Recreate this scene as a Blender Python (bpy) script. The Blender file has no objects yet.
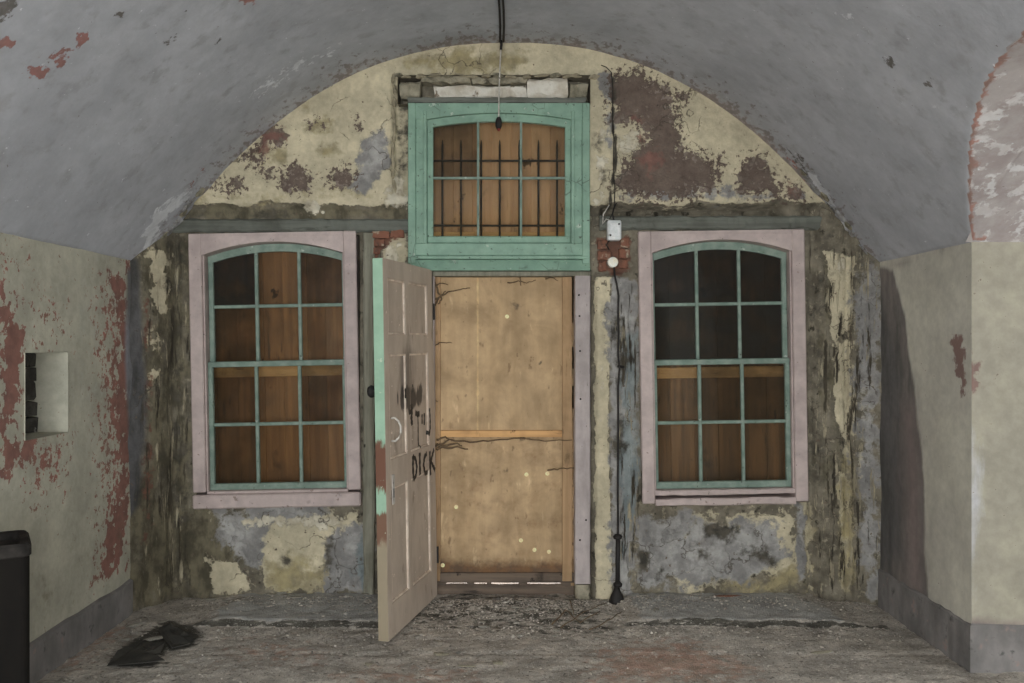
import bpy, bmesh, math, random
import numpy as np
from mathutils import Vector, Matrix

random.seed(7)
rng = np.random.default_rng(7)
scene = bpy.context.scene
C = scene.collection

# ------------------------------------------------------------------ camera, sky, light, exposure
EYE = 1.596
DIST = 5.47
FPX = 886.0
cam_d = bpy.data.cameras.new('camera')
cam_d.sensor_width = 36.0
cam_d.lens = 36.0 * FPX / 1024.0
cam_d.clip_start = 0.05
cam = bpy.data.objects.new('camera', cam_d)
cam.location = (0, -DIST, EYE)
cam.rotation_euler = (math.radians(90), 0, 0)
C.objects.link(cam)
scene.camera = cam

world = bpy.data.worlds.new('overcast_sky')
scene.world = world
world.use_nodes = True
bg = world.node_tree.nodes['Background']
bg.inputs[0].default_value = (0.93, 0.97, 1.0, 1)
bg.inputs[1].default_value = 11.0

# daylight enters by an archway and a passage window, both unseen and added for light
REAR_Y = -7.6
PW = (-3.3, -2.3, 0.9, 2.1)          # added window at the unseen end of the side passage: y0, y1, z0, z1
RW = (-2.1, 1.5, 0.0, 2.5)           # added archway behind the camera: x0, x1, z0, z1
for nm, w_, h_, loc, rot in (('added_archway_portal', RW[1] - RW[0], RW[3] - RW[2], ((RW[0] + RW[1]) / 2, REAR_Y - 0.02, (RW[2] + RW[3]) / 2), (math.radians(90), 0, 0)),
                             ('added_window_portal', PW[1] - PW[0], PW[3] - PW[2], (4.75, (PW[0] + PW[1]) / 2, (PW[2] + PW[3]) / 2), (math.radians(90), 0, math.radians(90)))):
    pd = bpy.data.lights.new(nm, 'AREA')
    pd.shape = 'RECTANGLE'
    pd.size, pd.size_y = w_, h_
    pd.cycles.is_portal = True
    portal = bpy.data.objects.new(nm, pd)
    portal.location = loc
    portal.rotation_euler = rot
    C.objects.link(portal)

vs = scene.view_settings
vs.view_transform = 'Standard'
vs.look = 'None'
vs.gamma = 1.0
vs.use_curve_mapping = False
vs.exposure = 0.0
scene.cycles.max_bounces = 8
scene.cycles.diffuse_bounces = 5
scene.cycles.sample_clamp_indirect = 4.0

# ------------------------------------------------------------------ room measures (metres)
XL, XR = -2.25, 2.22
XC, HW = (XL + XR) / 2, (XR - XL) / 2
SPRING, RISE, VP = 2.075, 1.365, 2.3
JAMB_Y, JAMB_Y2, PASS_C, PASS_H = -1.19, -4.01, -2.60, 0.58
SC = FPX / DIST                      # pixels per metre on the end wall


def wx(px, Y=0.0): return (px - 512.0) * (DIST + Y) / FPX
def wz(py, Y=0.0): return EYE + (341.5 - py) * (DIST + Y) / FPX
def on_wall(pts): return [(wx(a), wz(b)) for a, b in pts]


def on_side(pts, X):
    out = []
    for a, b in pts:
        d = FPX * X / (a - 512.0)
        out.append((d - DIST, EYE + (341.5 - b) * d / FPX))
    return out


def on_floor(pts):
    out = []
    for a, b in pts:
        d = FPX * EYE / (b - 341.5)
        out.append(((a - 512.0) * d / FPX, d - DIST))
    return out


def z_main(X): return SPRING + RISE * (1 - np.clip(np.abs((X - XC) / HW), 0, 1) ** VP)
def z_cross(Y): return SPRING + PASS_H * (1 - np.abs((Y - PASS_C) / 1.41) ** 2.1)


def on_vault(pts):
    out = []
    for a, b in pts:
        kx, kz = (a - 512.0) / FPX, (341.5 - b) / FPX
        lo, hi = 0.5, 6.5
        for _ in range(40):
            d = (lo + hi) / 2
            if EYE + kz * d < float(z_main(np.array(kx * d))) and abs(kx * d - XC) < HW: lo = d
            else: hi = d
        out.append((kx * d, d - DIST))
    return out


# ------------------------------------------------------------------ numpy noise and patch fields
_perm = rng.permutation(4096)
_val = rng.random(4096)


def vnoise(x, y, seed=0):
    xi, yi = np.floor(x).astype(int), np.floor(y).astype(int)
    fx, fy = x - xi, y - yi
    fx, fy = fx * fx * (3 - 2 * fx), fy * fy * (3 - 2 * fy)
    def h(a, b): return _val[(_perm[(a + _perm[(b + seed * 131) & 4095]) & 4095]) & 4095]
    return (h(xi, yi) * (1 - fx) + h(xi + 1, yi) * fx) * (1 - fy) + (h(xi, yi + 1) * (1 - fx) + h(xi + 1, yi + 1) * fx) * fy


def fbm(x, y, octv=4, seed=0):
    s, a, t = 0.0, 1.0, 0.0
    for o in range(octv):
        s = s + a * vnoise(x * 2 ** o + 17.3 * o, y * 2 ** o - 9.1 * o, seed + o)
        t += a
        a *= 0.5
    return s / t


def sd_poly(x, y, pts):
    """signed distance, positive inside"""
    d = np.full(x.shape, 1e9)
    s = np.zeros(x.shape, bool)
    n = len(pts)
    for i in range(n):
        ax, ay = pts[i]
        bx, by = pts[(i + 1) % n]
        ex, ey = bx - ax, by - ay
        L = max(ex * ex + ey * ey, 1e-12)
        t = np.clip(((x - ax) * ex + (y - ay) * ey) / L, 0, 1)
        d = np.minimum(d, (x - ax - t * ex) ** 2 + (y - ay - t * ey) ** 2)
        c = (ay > y) != (by > y)
        if abs(ey) > 1e-12:
            s ^= c & (x < ax + ex * (y - ay) / ey)
    return np.where(s, 1, -1) * np.sqrt(d)


def patch(x, y, polys, soft=0.05):
    """0..1 field, 0.5 on the patch outline"""
    v = np.zeros(x.shape)
    for p in polys:
        v = np.maximum(v, np.clip(0.5 + 0.5 * sd_poly(x, y, p) / soft, 0, 1))
    return v


def ell(cx, cy, rx, ry, n=14, ang=0):
    ca, sa = math.cos(math.radians(ang)), math.sin(math.radians(ang))
    return [(cx + rx * math.cos(t) * ca - ry * math.sin(t) * sa, cy + rx * math.cos(t) * sa + ry * math.sin(t) * ca)
            for t in (2 * math.pi * i / n for i in range(n))]


def rect(a, b, c, d): return [(a, b), (c, b), (c, d), (a, d)]


# ------------------------------------------------------------------ materials
def lin(rgb, k=1.0):
    o = []
    for v in rgb:
        v /= 255.0
        v = v / 12.92 if v <= 0.04045 else ((v + 0.055) / 1.055) ** 2.4
        o.append(min(v * k, 0.85))
    return (*o, 1.0)


K = 1.75     # photograph colour to surface colour


class Mat:
    def __init__(s, name, rough=0.9, spec=0.25):
        s.m = bpy.data.materials.new(name)
        s.m.use_nodes = True
        s.nt = s.m.node_tree
        s.b = s.nt.nodes['Principled BSDF']
        s.b.inputs['Roughness'].default_value = rough
        s.b.inputs['Specular IOR Level'].default_value = spec
        s.tc = s.nt.nodes.new('ShaderNodeTexCoord')
        s.col = None
        s.h = None

    def n(s, t, **kw):
        o = s.nt.nodes.new(t)
        for k, v in kw.items(): setattr(o, k, v)
        return o

    def link(s, a, b): s.nt.links.new(a, b)

    def vec(s, stretch=(1, 1, 1), rot=(0, 0, 0)):
        mp = s.n('ShaderNodeMapping')
        mp.inputs['Scale'].default_value = stretch
        mp.inputs['Rotation'].default_value = rot
        s.link(s.tc.outputs['Object'], mp.inputs['Vector'])
        return mp.outputs[0]

    def noise(s, scale, detail=5, rough=0.6, stretch=(1, 1, 1), dist=0.0):
        o = s.n('ShaderNodeTexNoise')
        o.inputs['Scale'].default_value = scale
        o.inputs['Detail'].default_value = detail
        o.inputs['Roughness'].default_value = rough
        o.inputs['Distortion'].default_value = dist
        s.link(s.vec(stretch), o.inputs['Vector'])
        return o.outputs[0]

    def math(s, op, a, b=None, c=None, clamp=False):
        o = s.n('ShaderNodeMath', operation=op, use_clamp=clamp)
        for i, v in enumerate((a, b, c)):
            if v is None: continue
            if isinstance(v, (int, float)): o.inputs[i].default_value = v
            else: s.link(v, o.inputs[i])
        return o.outputs[0]

    def step(s, v, lo, hi, a=0.0, b=1.0):
        o = s.n('ShaderNodeMapRange', interpolation_type='SMOOTHSTEP')
        s.link(v, o.inputs[0])
        for i, x in zip((1, 2, 3, 4), (lo, hi, a, b)): o.inputs[i].default_value = x
        return o.outputs[0]

    def mix(s, f, a, b, mode='MIX'):
        o = s.n('ShaderNodeMix', data_type='RGBA', blend_type=mode)
        for i, v in ((0, f), (6, a), (7, b)):
            if isinstance(v, (int, float, tuple)): o.inputs[i].default_value = v
            else: s.link(v, o.inputs[i])
        return o.outputs[2]

    def attr(s, name):
        o = s.n('ShaderNodeAttribute', attribute_name=name)
        return o.outputs['Fac']

    def base(s, c1, c2, scale=6, detail=6, lo=0.35, hi=0.65, stretch=(1, 1, 1)):
        s.col = s.mix(s.step(s.noise(scale, detail, 0.62, stretch), lo, hi), c1, c2)
        return s

    def layer(s, f, c1, c2, scale=9, stretch=(1, 1, 1), relief=0.0):
        c = s.mix(s.step(s.noise(scale, 5, 0.62, stretch), 0.38, 0.62), c1, c2)
        s.col = s.mix(f, s.col, c)
        if relief:
            r = s.math('MULTIPLY', f, relief)
            s.h = r if s.h is None else s.math('ADD', s.h, r)
        return s

    def paint(s, attr, c1, c2, scale=9, k=0.8, soft=0.06, nscale=12, stretch=(1, 1, 1), relief=0.0, op=1.0):
        """patch whose outline (attribute = 0.5) is broken up by noise"""
        v = s.attr(attr)
        nz = s.noise(nscale, 7, 0.65, stretch)
        e = s.math('MULTIPLY_ADD', s.math('SUBTRACT', nz, 0.5), k * 2, v)
        f = s.step(e, 0.5 - soft, 0.5 + soft, 0, op)
        # nothing where the field is zero
        f = s.math('MULTIPLY', f, s.step(v, 0.02, 0.16))
        return s.layer(f, c1, c2, scale, stretch, relief)

    def specks(s, c, scale=20, lo=0.66, hi=0.70, stretch=(1, 1, 1), relief=0.0, op=1.0):
        f = s.step(s.noise(scale, 6, 0.6, stretch), lo, hi, 0, op)
        return s.layer(f, c, c, 3, relief=relief)

    def mottle(s, lo, hi, scale):
        """fine unevenness of the coat"""
        v = s.step(s.noise(scale, 6, 0.65), 0.3, 0.7, lo, hi)
        hs = s.n('ShaderNodeHueSaturation')
        s.link(v, hs.inputs['Value'])
        s.link(s.col, hs.inputs['Color'])
        s.col = hs.outputs[0]
        return s

    def cracks(s, c, scale=4, keep=0.5, w=0.012):
        v = s.n('ShaderNodeTexVoronoi', feature='DISTANCE_TO_EDGE')
        v.inputs['Scale'].default_value = scale
        wob = s.n('ShaderNodeVectorMath', operation='MULTIPLY_ADD')
        nz = s.n('ShaderNodeTexNoise')
        nz.inputs['Scale'].default_value = scale * 2.5
        nz.inputs['Detail'].default_value = 5
        s.link(s.tc.outputs['Object'], nz.inputs['Vector'])
        s.link(nz.outputs['Color'], wob.inputs[0])
        wob.inputs[1].default_value = (0.3, 0.3, 0.3)
        s.link(s.tc.outputs['Object'], wob.inputs[2])
        s.link(wob.outputs[0], v.inputs['Vector'])
        f = s.math('MULTIPLY', s.step(v.outputs[0], w * 0.3, w * 1.3, 0.75, 0), s.step(s.noise(scale * 0.7, 3), keep, keep + 0.08))
        return s.layer(f, c, c, 3, relief=-0.6)

    def done(s, bump=0.3, bscale=40, dist=0.01):
        s.link(s.col, s.b.inputs['Base Color'])
        nz = s.math('MULTIPLY', s.noise(bscale, 6, 0.65), 0.5)
        h = nz if s.h is None else s.math('ADD', nz, s.h)
        bp = s.n('ShaderNodeBump')
        bp.inputs['Strength'].default_value = bump
        bp.inputs['Distance'].default_value = dist
        s.link(h, bp.inputs['Height'])
        s.link(bp.outputs[0], s.b.inputs['Normal'])
        return s.m


def G(r, g, b, k=K): return lin((r, g, b), k)


# end wall: bare masonry, cream limewash, brown undercoat, grey render, damp, brick
KE, KL, KR, KV, KF = 1.75, 3.2, 2.1, 2.75, 3.4
m = Mat('end_wall_plaster', 0.93)
E = lambda r, g, b: lin((r, g, b), KE)
m.base(E(104, 98, 85), E(76, 71, 61), 7)
m.specks(E(120, 113, 97), 26, 0.56, 0.66)
m.specks(E(44, 41, 34), 13, 0.58, 0.68)
m.paint('moss', E(92, 86, 70), E(62, 58, 47), 12, 0.9, 0.2, 8, (1, 1, 0.5))
m.paint('cream', E(160, 151, 128), E(146, 138, 117), 4, 0.8, 0.05, 8, relief=0.5)
m.paint('ochre', E(132, 122, 92), E(114, 106, 84), 9, 0.9, 0.2, 8)
m.paint('grey', E(132, 130, 126), E(104, 102, 99), 8, 0.9, 0.10, 8, relief=0.25)
m.paint('blue', E(112, 117, 115), E(92, 98, 98), 10, 0.9, 0.14, 10, (1, 1, 0.4))
m.paint('red', E(108, 98, 90), E(80, 71, 63), 5, 1.2, 0.05, 11, relief=-0.4)
m.paint('red', E(88, 77, 69), E(80, 69, 62), 9, 2.0, 0.06, 34, relief=-0.3)
m.paint('crimson', E(104, 74, 66), E(92, 68, 61), 9, 1.0, 0.2, 16, op=0.8)
m.paint('pale', E(166, 160, 144), E(148, 140, 122), 9, 0.9, 0.08, 12, relief=0.4)
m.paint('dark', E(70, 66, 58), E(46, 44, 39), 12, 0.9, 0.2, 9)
m.paint('brick', E(96, 68, 56), E(78, 58, 49), 12, 0.8, 0.1, 14)
m.paint('stain', E(54, 53, 51), E(74, 73, 73), 7, 0.3, 0.25, 5, (1, 1, 0.4))
m.specks(E(82, 72, 61), 34, 0.655, 0.68)
m.paint('streak', E(58, 53, 44), E(44, 40, 34), 9, 1.5, 0.10, 8, (3, 3, 0.3), relief=-0.4)
m.paint('streak', E(138, 130, 110), E(120, 112, 94), 9, 1.3, 0.10, 7.3, (3.4, 3.4, 0.45), relief=0.4)
m.cracks(E(66, 60, 52), 3.2, 0.5)
m.mottle(0.84, 1.10, 3.0)
m.mottle(0.87, 1.09, 22)
MAT_END = m.done(0.6, 34, 0.02)

m = Mat('left_wall_plaster', 0.92)
E = lambda r, g, b: lin((r, g, b), KL)
m.base(E(112, 110, 99), E(103, 101, 91), 4)
m.paint('red', E(90, 64, 57), E(78, 57, 51), 8, 1.3, 0.02, 14, relief=-0.5)
m.paint('sred', E(94, 65, 58), E(82, 62, 54), 8, 1.6, 0.02, 26, relief=-0.5)
m.paint('olive', E(80, 76, 62), E(64, 61, 50), 9, 0.8, 0.2, 7)
m.paint('stain', E(66, 66, 66), E(84, 84, 87), 7, 0.25, 0.25, 5, (1, 1, 0.4))
m.paint('pale', E(120, 120, 112), E(114, 114, 106), 8, 0.6, 0.25, 8)
m.specks(E(78, 64, 56), 38, 0.68, 0.70)
m.mottle(0.84, 1.08, 2.5)
m.mottle(0.9, 1.06, 22)
MAT_LEFT = m.done(0.45, 30, 0.012)

m = Mat('right_wall_plaster', 0.9)
E = lambda r, g, b: lin((r, g, b), KR)
m.base(E(146, 143, 132), E(136, 133, 124), 3)
m.paint('cream', E(121, 117, 104), E(114, 110, 99), 3, 0.3, 0.25, 5)
m.paint('stain', E(96, 90, 86), E(72, 70, 67), 6, 0.28, 0.10, 7, (1, 1, 0.3))
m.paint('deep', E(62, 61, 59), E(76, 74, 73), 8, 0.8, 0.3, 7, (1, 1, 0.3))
m.paint('pink', E(104, 92, 89), E(96, 87, 84), 6, 0.5, 0.3, 6, (1, 1, 0.3))
m.paint('brown', E(98, 80, 74), E(90, 74, 69), 10, 0.8, 0.10, 14)
m.paint('white', E(140, 140, 141), E(132, 131, 131), 8, 0.7, 0.2, 9, (1, 1, 0.25))
m.specks(E(88, 79, 70), 40, 0.69, 0.71)
m.mottle(0.88, 1.06, 2.5)
m.mottle(0.93, 1.05, 20)
MAT_RIGHT = m.done(0.25, 26, 0.01)

m = Mat('skirting_cement', 0.9)
E = lambda r, g, b: lin((r, g, b), 2.4)
m.base(E(91, 88, 86), E(77, 75, 73), 7, stretch=(1, 1, 0.5))
m.specks(E(60, 59, 57), 16, 0.58, 0.72)
m.specks(E(100, 88, 84), 11, 0.62, 0.72)
m.mottle(0.8, 1.1, 4)
MAT_SKIRT = m.done(0.4, 30)

m = Mat('vault_limewash', 0.92)
E = lambda r, g, b: lin((r, g, b), KV)
m.base(E(116, 117, 120), E(109, 110, 113), 2.2)
m.specks(E(104, 104, 106), 9, 0.52, 0.7)
m.paint('scuff', E(108, 100, 97), E(90, 86, 85), 14, 1.1, 0.12, 14, (1.6, 0.8, 1.6))
m.paint('red', E(104, 74, 70), E(92, 70, 66), 10, 0.8, 0.05, 18, relief=-0.4)
m.paint('chip', E(78, 75, 73), E(64, 62, 59), 10, 0.9, 0.06, 20, relief=-0.4)
m.paint('pale', E(142, 143, 145), E(132, 133, 135), 12, 1.1, 0.1, 18, relief=0.4)
m.paint('soffit', E(112, 107, 105), E(102, 95, 93), 6, 0.25, 0.06, 10, relief=-0.4)
m.paint('soffitgrey', E(130, 128, 127), E(122, 118, 116), 10, 1.0, 0.06, 8, relief=0.4)
m.paint('edge', E(108, 82, 75), E(92, 74, 68), 10, 0.8, 0.12, 14)
m.specks(E(80, 75, 73), 40, 0.70, 0.715)
m.specks(E(134, 135, 137), 30, 0.68, 0.71, relief=0.3)
m.mottle(0.88, 1.06, 2.0)
m.mottle(0.95, 1.04, 14)
MAT_VAULT = m.done(0.32, 12, 0.02)

m = Mat('floor_grit', 0.97, 0.15)
E = lambda r, g, b: lin((r, g, b), KF)
m.base(E(114, 109, 102), E(94, 90, 84), 7)
m.specks(E(128, 123, 116), 60, 0.54, 0.66)
m.specks(E(70, 66, 61), 42, 0.56, 0.66)
m.paint('slab', E(106, 105, 102), E(98, 97, 94), 9, 0.4, 0.2, 14)
m.paint('rust', E(112, 93, 83), E(100, 87, 77), 12, 1.0, 0.25, 14)
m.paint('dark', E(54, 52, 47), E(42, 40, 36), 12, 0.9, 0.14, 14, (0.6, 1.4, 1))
m.specks(E(52, 50, 46), 120, 0.60, 0.68)
m.specks(E(142, 137, 129), 150, 0.63, 0.70)
m.specks(E(66, 62, 57), 22, 0.60, 0.70, (0.45, 1.5, 1), op=0.8)
m.specks(E(126, 121, 114), 17, 0.60, 0.70, (0.5, 1.5, 1), op=0.7)
m.mottle(0.78, 1.12, 5)
MAT_FLOOR = m.done(0.9, 90, 0.02)


def painted(name, c1, c2, chip, dark, scale=8, stretch=(1, 1, 1), chips=0.66, rough=0.6):
    m = Mat(name, rough, 0.3)
    m.base(c1, c2, scale, stretch=stretch)
    m.specks(chip, 22, chips, chips + 0.02, stretch, -0.6)
    m.specks(dark, 36, 0.66, 0.69, stretch, -0.6)
    m.specks(dark, 8, 0.66, 0.76, stretch, op=0.4)
    m.mottle(0.84, 1.08, 7)
    return m.done(0.35, 60, 0.004)


def crackled(name, c1, c2, chip, dark):
    m = Mat(name, 0.6, 0.3)
    m.base(c1, c2, 7)
    v = m.n('ShaderNodeTexVoronoi', feature='DISTANCE_TO_EDGE')
    v.inputs['Scale'].default_value = 13
    m.link(m.vec((1, 1, 0.7)), v.inputs['Vector'])
    w = m.noise(5, 3)
    f = m.math('MULTIPLY', m.step(v.outputs[0], 0.008, 0.028, 0.7, 0), m.step(w, 0.54, 0.62))
    m.layer(f, dark, dark, 3, relief=-0.5)
    m.specks(chip, 20, 0.66, 0.69, relief=-0.6)
    m.specks(dark, 40, 0.64, 0.67, relief=-0.6)
    m.specks(dark, 9, 0.66, 0.74, op=0.5)
    m.mottle(0.82, 1.08, 6)
    return m.done(0.35, 50, 0.004)


TEAL = crackled('teal_paint', G(110, 134, 118), G(99, 123, 108), G(140, 152, 140), G(60, 70, 62))
TEAL_SASH = painted('teal_sash_paint', G(92, 108, 98), G(106, 118, 108), G(140, 146, 138), G(58, 64, 57), 14)
PINK = painted('pink_paint', G(154, 141, 136), G(141, 128, 124), G(116, 102, 95), G(84, 75, 69), 6)
PURPLE = painted('mauve_jamb_paint', G(140, 131, 128), G(126, 118, 115), G(106, 97, 94), G(56, 52, 50), 6, (2, 2, 0.4))
IRON = painted('dark_iron', G(32, 30, 28), G(26, 24, 23), G(52, 40, 34), G(20, 19, 18), 20, rough=0.7)
WHITEFIT = painted('white_enamel', G(186, 188, 184), G(164, 168, 166), G(124, 116, 104), G(96, 92, 84), 30)
DISC = painted('ivory_bakelite', G(204, 196, 178), G(188, 178, 160), G(150, 140, 120), G(110, 100, 88), 30)
CORD = painted('pale_cord', G(168, 164, 156), G(146, 142, 134), G(120, 116, 110), G(90, 86, 80), 30)
BLACKPAINT = painted('black_graffiti_paint', G(34, 32, 30), G(44, 41, 38), G(70, 64, 58), G(24, 23, 22), 30)


def wood(name, c1, c2, c3, grain='z', rough=0.85, knots=True, rand=0.25):
    m = Mat(name, rough, 0.2)
    st = {'z': (14, 14, 0.7), 'x': (0.7, 14, 14)}[grain]
    m.base(c1, c2, 2.0, 6, stretch=st)
    m.col = m.mix(m.step(m.noise(3.2, 4), 0.45, 0.75, 0, 0.7), m.col, c3)
    m.specks(c3, 5.0, 0.60, 0.72, (5, 5, 0.9) if grain == 'z' else (0.9, 5, 5))
    if knots:
        m.specks(tuple(x * 0.4 for x in c3[:3]) + (1,), 9, 0.66, 0.72)
        m.specks(tuple(x * 0.45 for x in c3[:3]) + (1,), 4.5, 0.60, 0.74, (1.6, 1.6, 0.8), op=0.75)
    oi = m.n('ShaderNodeObjectInfo')
    r = m.math('MULTIPLY_ADD', oi.outputs['Random'], rand * 2, 1 - rand)
    hs = m.n('ShaderNodeHueSaturation')
    m.link(r, hs.inputs['Value'])
    m.link(m.col, hs.inputs['Color'])
    m.col = hs.outputs[0]
    return m.done(0.25, 30, 0.004)


BOARD_L = wood('boarding_wood', G(116, 84, 57), G(97, 70, 49), G(70, 52, 40))
BOARD_R = wood('dark_boarding_wood', G(100, 74, 52), G(78, 59, 44), G(52, 43, 36))
BOARD_T = wood('pale_boarding_wood', G(156, 124, 94), G(142, 111, 84), G(112, 88, 66))
BATTEN = wood('batten_wood', G(168, 132, 90), G(152, 118, 80), G(118, 88, 60), 'x', rand=0.08)
BATTEN_Z = wood('batten_wood_upright', G(142, 117, 88), G(128, 104, 78), G(100, 82, 60), rand=0.08)
RAILWOOD = wood('damp_rail_wood', G(92, 80, 69), G(74, 65, 57), G(52, 46, 41), 'x', rand=0.1)
LINTEL = wood('lintel_wood', G(90, 92, 85), G(76, 77, 71), G(57, 57, 51), 'x', rand=0.1)
POST = wood('grey_post_wood', G(112, 110, 98), G(92, 90, 78), G(70, 68, 58), 'z', rand=0.1)

# plywood sheet with water marks
m = Mat('plywood', 0.75, 0.25)
m.base(G(154, 131, 101), G(140, 118, 89), 1.6, 6, stretch=(6, 6, 0.8))
m.col = m.mix(m.step(m.noise(2.6, 6, 0.6, dist=1.2), 0.42, 0.70, 0, 0.75), m.col, G(122, 102, 76))
m.specks(G(112, 90, 66), 4.2, 0.60, 0.74)
m.specks(G(176, 154, 122), 7, 0.60, 0.72, (2, 2, 0.6), op=0.7)
m.specks(G(98, 78, 58), 16, 0.62, 0.70, (1, 1, 0.4), op=0.7)
m.specks(G(78, 58, 40), 9.0, 0.69, 0.76)
m.paint('damp', G(100, 74, 50), G(78, 62, 48), 9, 0.5, 0.25, 7)
m.paint('mould', G(70, 62, 54), G(54, 48, 42), 14, 0.8, 0.2, 14)
m.paint('drip', G(196, 166, 122), G(184, 152, 108), 9, 0.3, 0.2, 12)
m.specks(G(92, 76, 58), 30, 0.63, 0.70, (1, 1, 0.5), op=0.6)
m.mottle(0.78, 1.10, 4)
PLY = m.done(0.2, 30, 0.004)

# door leaf, drab pink-brown with soot and bare patches
m = Mat('door_paint', 0.62, 0.35)
m.base(G(146, 134, 121), G(134, 122, 110), 5, stretch=(1.5, 1.5, 0.6))
m.specks(G(108, 97, 87), 9, 0.60, 0.74, (1.6, 1.6, 0.6))
m.specks(G(178, 166, 152), 30, 0.675, 0.69)


def blob(m, cx, cz, rx, rz, k, c, soft=0.12):
    sp = m.n('ShaderNodeSeparateXYZ')
    m.link(m.tc.outputs['Object'], sp.inputs[0])
    ax = m.math('DIVIDE', m.math('SUBTRACT', sp.outputs[0], cx), rx)
    az = m.math('DIVIDE', m.math('SUBTRACT', sp.outputs[2], cz), rz)
    d = m.math('SQRT', m.math('ADD', m.math('MULTIPLY', ax, ax), m.math('MULTIPLY', az, az)))
    e = m.math('MULTIPLY_ADD', m.math('SUBTRACT', m.noise(14, 6, 0.65, (1, 1, 0.25)), 0.5), k, d)
    m.layer(m.step(e, 1 - soft, 1 + soft, 1, 0), c, c, 5)


blob(m, 0.47, 1.40, 0.12, 0.17, 2.6, G(100, 91, 82), 0.5)
blob(m, 0.42, 1.24, 0.20, 0.06, 4.0, G(62, 56, 51), 0.2)
DOORPAINT = m.done(0.25, 40, 0.004)
MOULD = painted('pale_moulding_paint', G(176, 164, 150), G(150, 134, 120), G(198, 190, 178), G(120, 104, 92), 12)  # moulding strips paler than the door face

m = Mat('door_edge_paint', 0.65, 0.3)
m.base(G(126, 152, 132), G(114, 140, 120), 6)
blob(m, 0.86, 0.93, 3.0, 0.13, 2.0, G(88, 60, 47), 0.1)
blob(m, 0.86, 0.58, 3.0, 0.10, 2.0, G(94, 70, 56), 0.1)
blob(m, 0.86, 0.22, 3.0, 0.30, 1.0, G(120, 110, 92), 0.1)
m.specks(G(150, 160, 142), 22, 0.66, 0.68)
DOOREDGE = m.done(0.3, 40, 0.004)

m = Mat('bin_metal', 0.8, 0.12)
m.base(G(26, 23, 20, 1), G(20, 18, 16, 1), 6)
m.specks(G(34, 28, 24, 1), 9, 0.58, 0.72)
BIN = m.done(0.25, 20, 0.005)
m = Mat('bin_top_dust', 0.9, 0.12)
m.base(G(52, 49, 46, 1.2), G(32, 30, 28, 1.2), 12)
BINTOP = m.done(0.3, 30, 0.005)

m = Mat('rubble', 0.95, 0.15)
gi = m.n('ShaderNodeNewGeometry')
cr = m.n('ShaderNodeValToRGB')
cr.color_ramp.elements[0].color = lin((62, 60, 56), KF)
cr.color_ramp.elements[1].color = lin((128, 124, 117), KF)
for p, c in ((0.3, lin((84, 80, 74), KF)), (0.6, lin((106, 102, 95), KF)), (0.8, lin((100, 94, 87), KF)), (0.9, lin((112, 107, 100), KF))):
    e = cr.color_ramp.elements.new(p)
    e.color = c
m.link(gi.outputs['Random Per Island'], cr.inputs[0])
m.col = cr.outputs[0]
RUBBLE = m.done(0.3, 60, 0.005)

m = Mat('plaster_chunk', 0.93)
m.base(G(126, 122, 113), G(98, 95, 87), 14)
CHUNK = m.done(0.5, 40, 0.01)
m = Mat('stone_block', 0.93)
m.base(G(128, 122, 106), G(96, 92, 78), 12)
m.specks(G(66, 62, 52), 16, 0.58, 0.68)
STONE = m.done(0.6, 30, 0.02)
m = Mat('dark_niche_stone', 0.93)  # niche stones, darker than the other masonry
m.base(G(56, 54, 50), G(38, 36, 33), 12)
m.specks(G(110, 108, 102), 14, 0.60, 0.68)
NICHE = m.done(0.6, 30, 0.02)
m = Mat('limewashed_block', 0.93)
m.base(G(176, 172, 162), G(150, 142, 128), 10)
m.specks(G(104, 92, 76), 14, 0.60, 0.68)
LIMEBLOCK = m.done(0.6, 30, 0.02)
m = Mat('flaking_limewash', 0.93)
m.base(G(124, 124, 124), G(100, 98, 96), 14)
m.specks(G(74, 70, 64), 16, 0.58, 0.66)
FLAKE = m.done(0.6, 40, 0.01)
m = Mat('cream_plaster_lump', 0.93)
m.base(G(138, 130, 110), G(112, 105, 88), 14)
CREAMCHUNK = m.done(0.6, 40, 0.01)
m = Mat('old_brick', 0.93)
m.base(G(104, 70, 56), G(86, 60, 49), 14)
m.specks(G(128, 116, 100), 12, 0.54, 0.62)
m.specks(G(62, 52, 44), 14, 0.58, 0.66)
BRICK = m.done(0.6, 40, 0.01)
m = Mat('tar_paper', 0.85, 0.3)
m.base(G(40, 39, 36), G(54, 52, 47), 14)
TAR = m.done(0.5, 40, 0.01)
m = Mat('dry_stem', 0.9)
m.base(G(66, 54, 42), G(88, 74, 56), 24)
STEM = m.done(0.2, 40)
m = Mat('washer_metal', 0.5, 0.5)
m.base(G(206, 186, 140), G(180, 160, 120), 40)
WASHER = m.done(0.1, 40)


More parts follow.
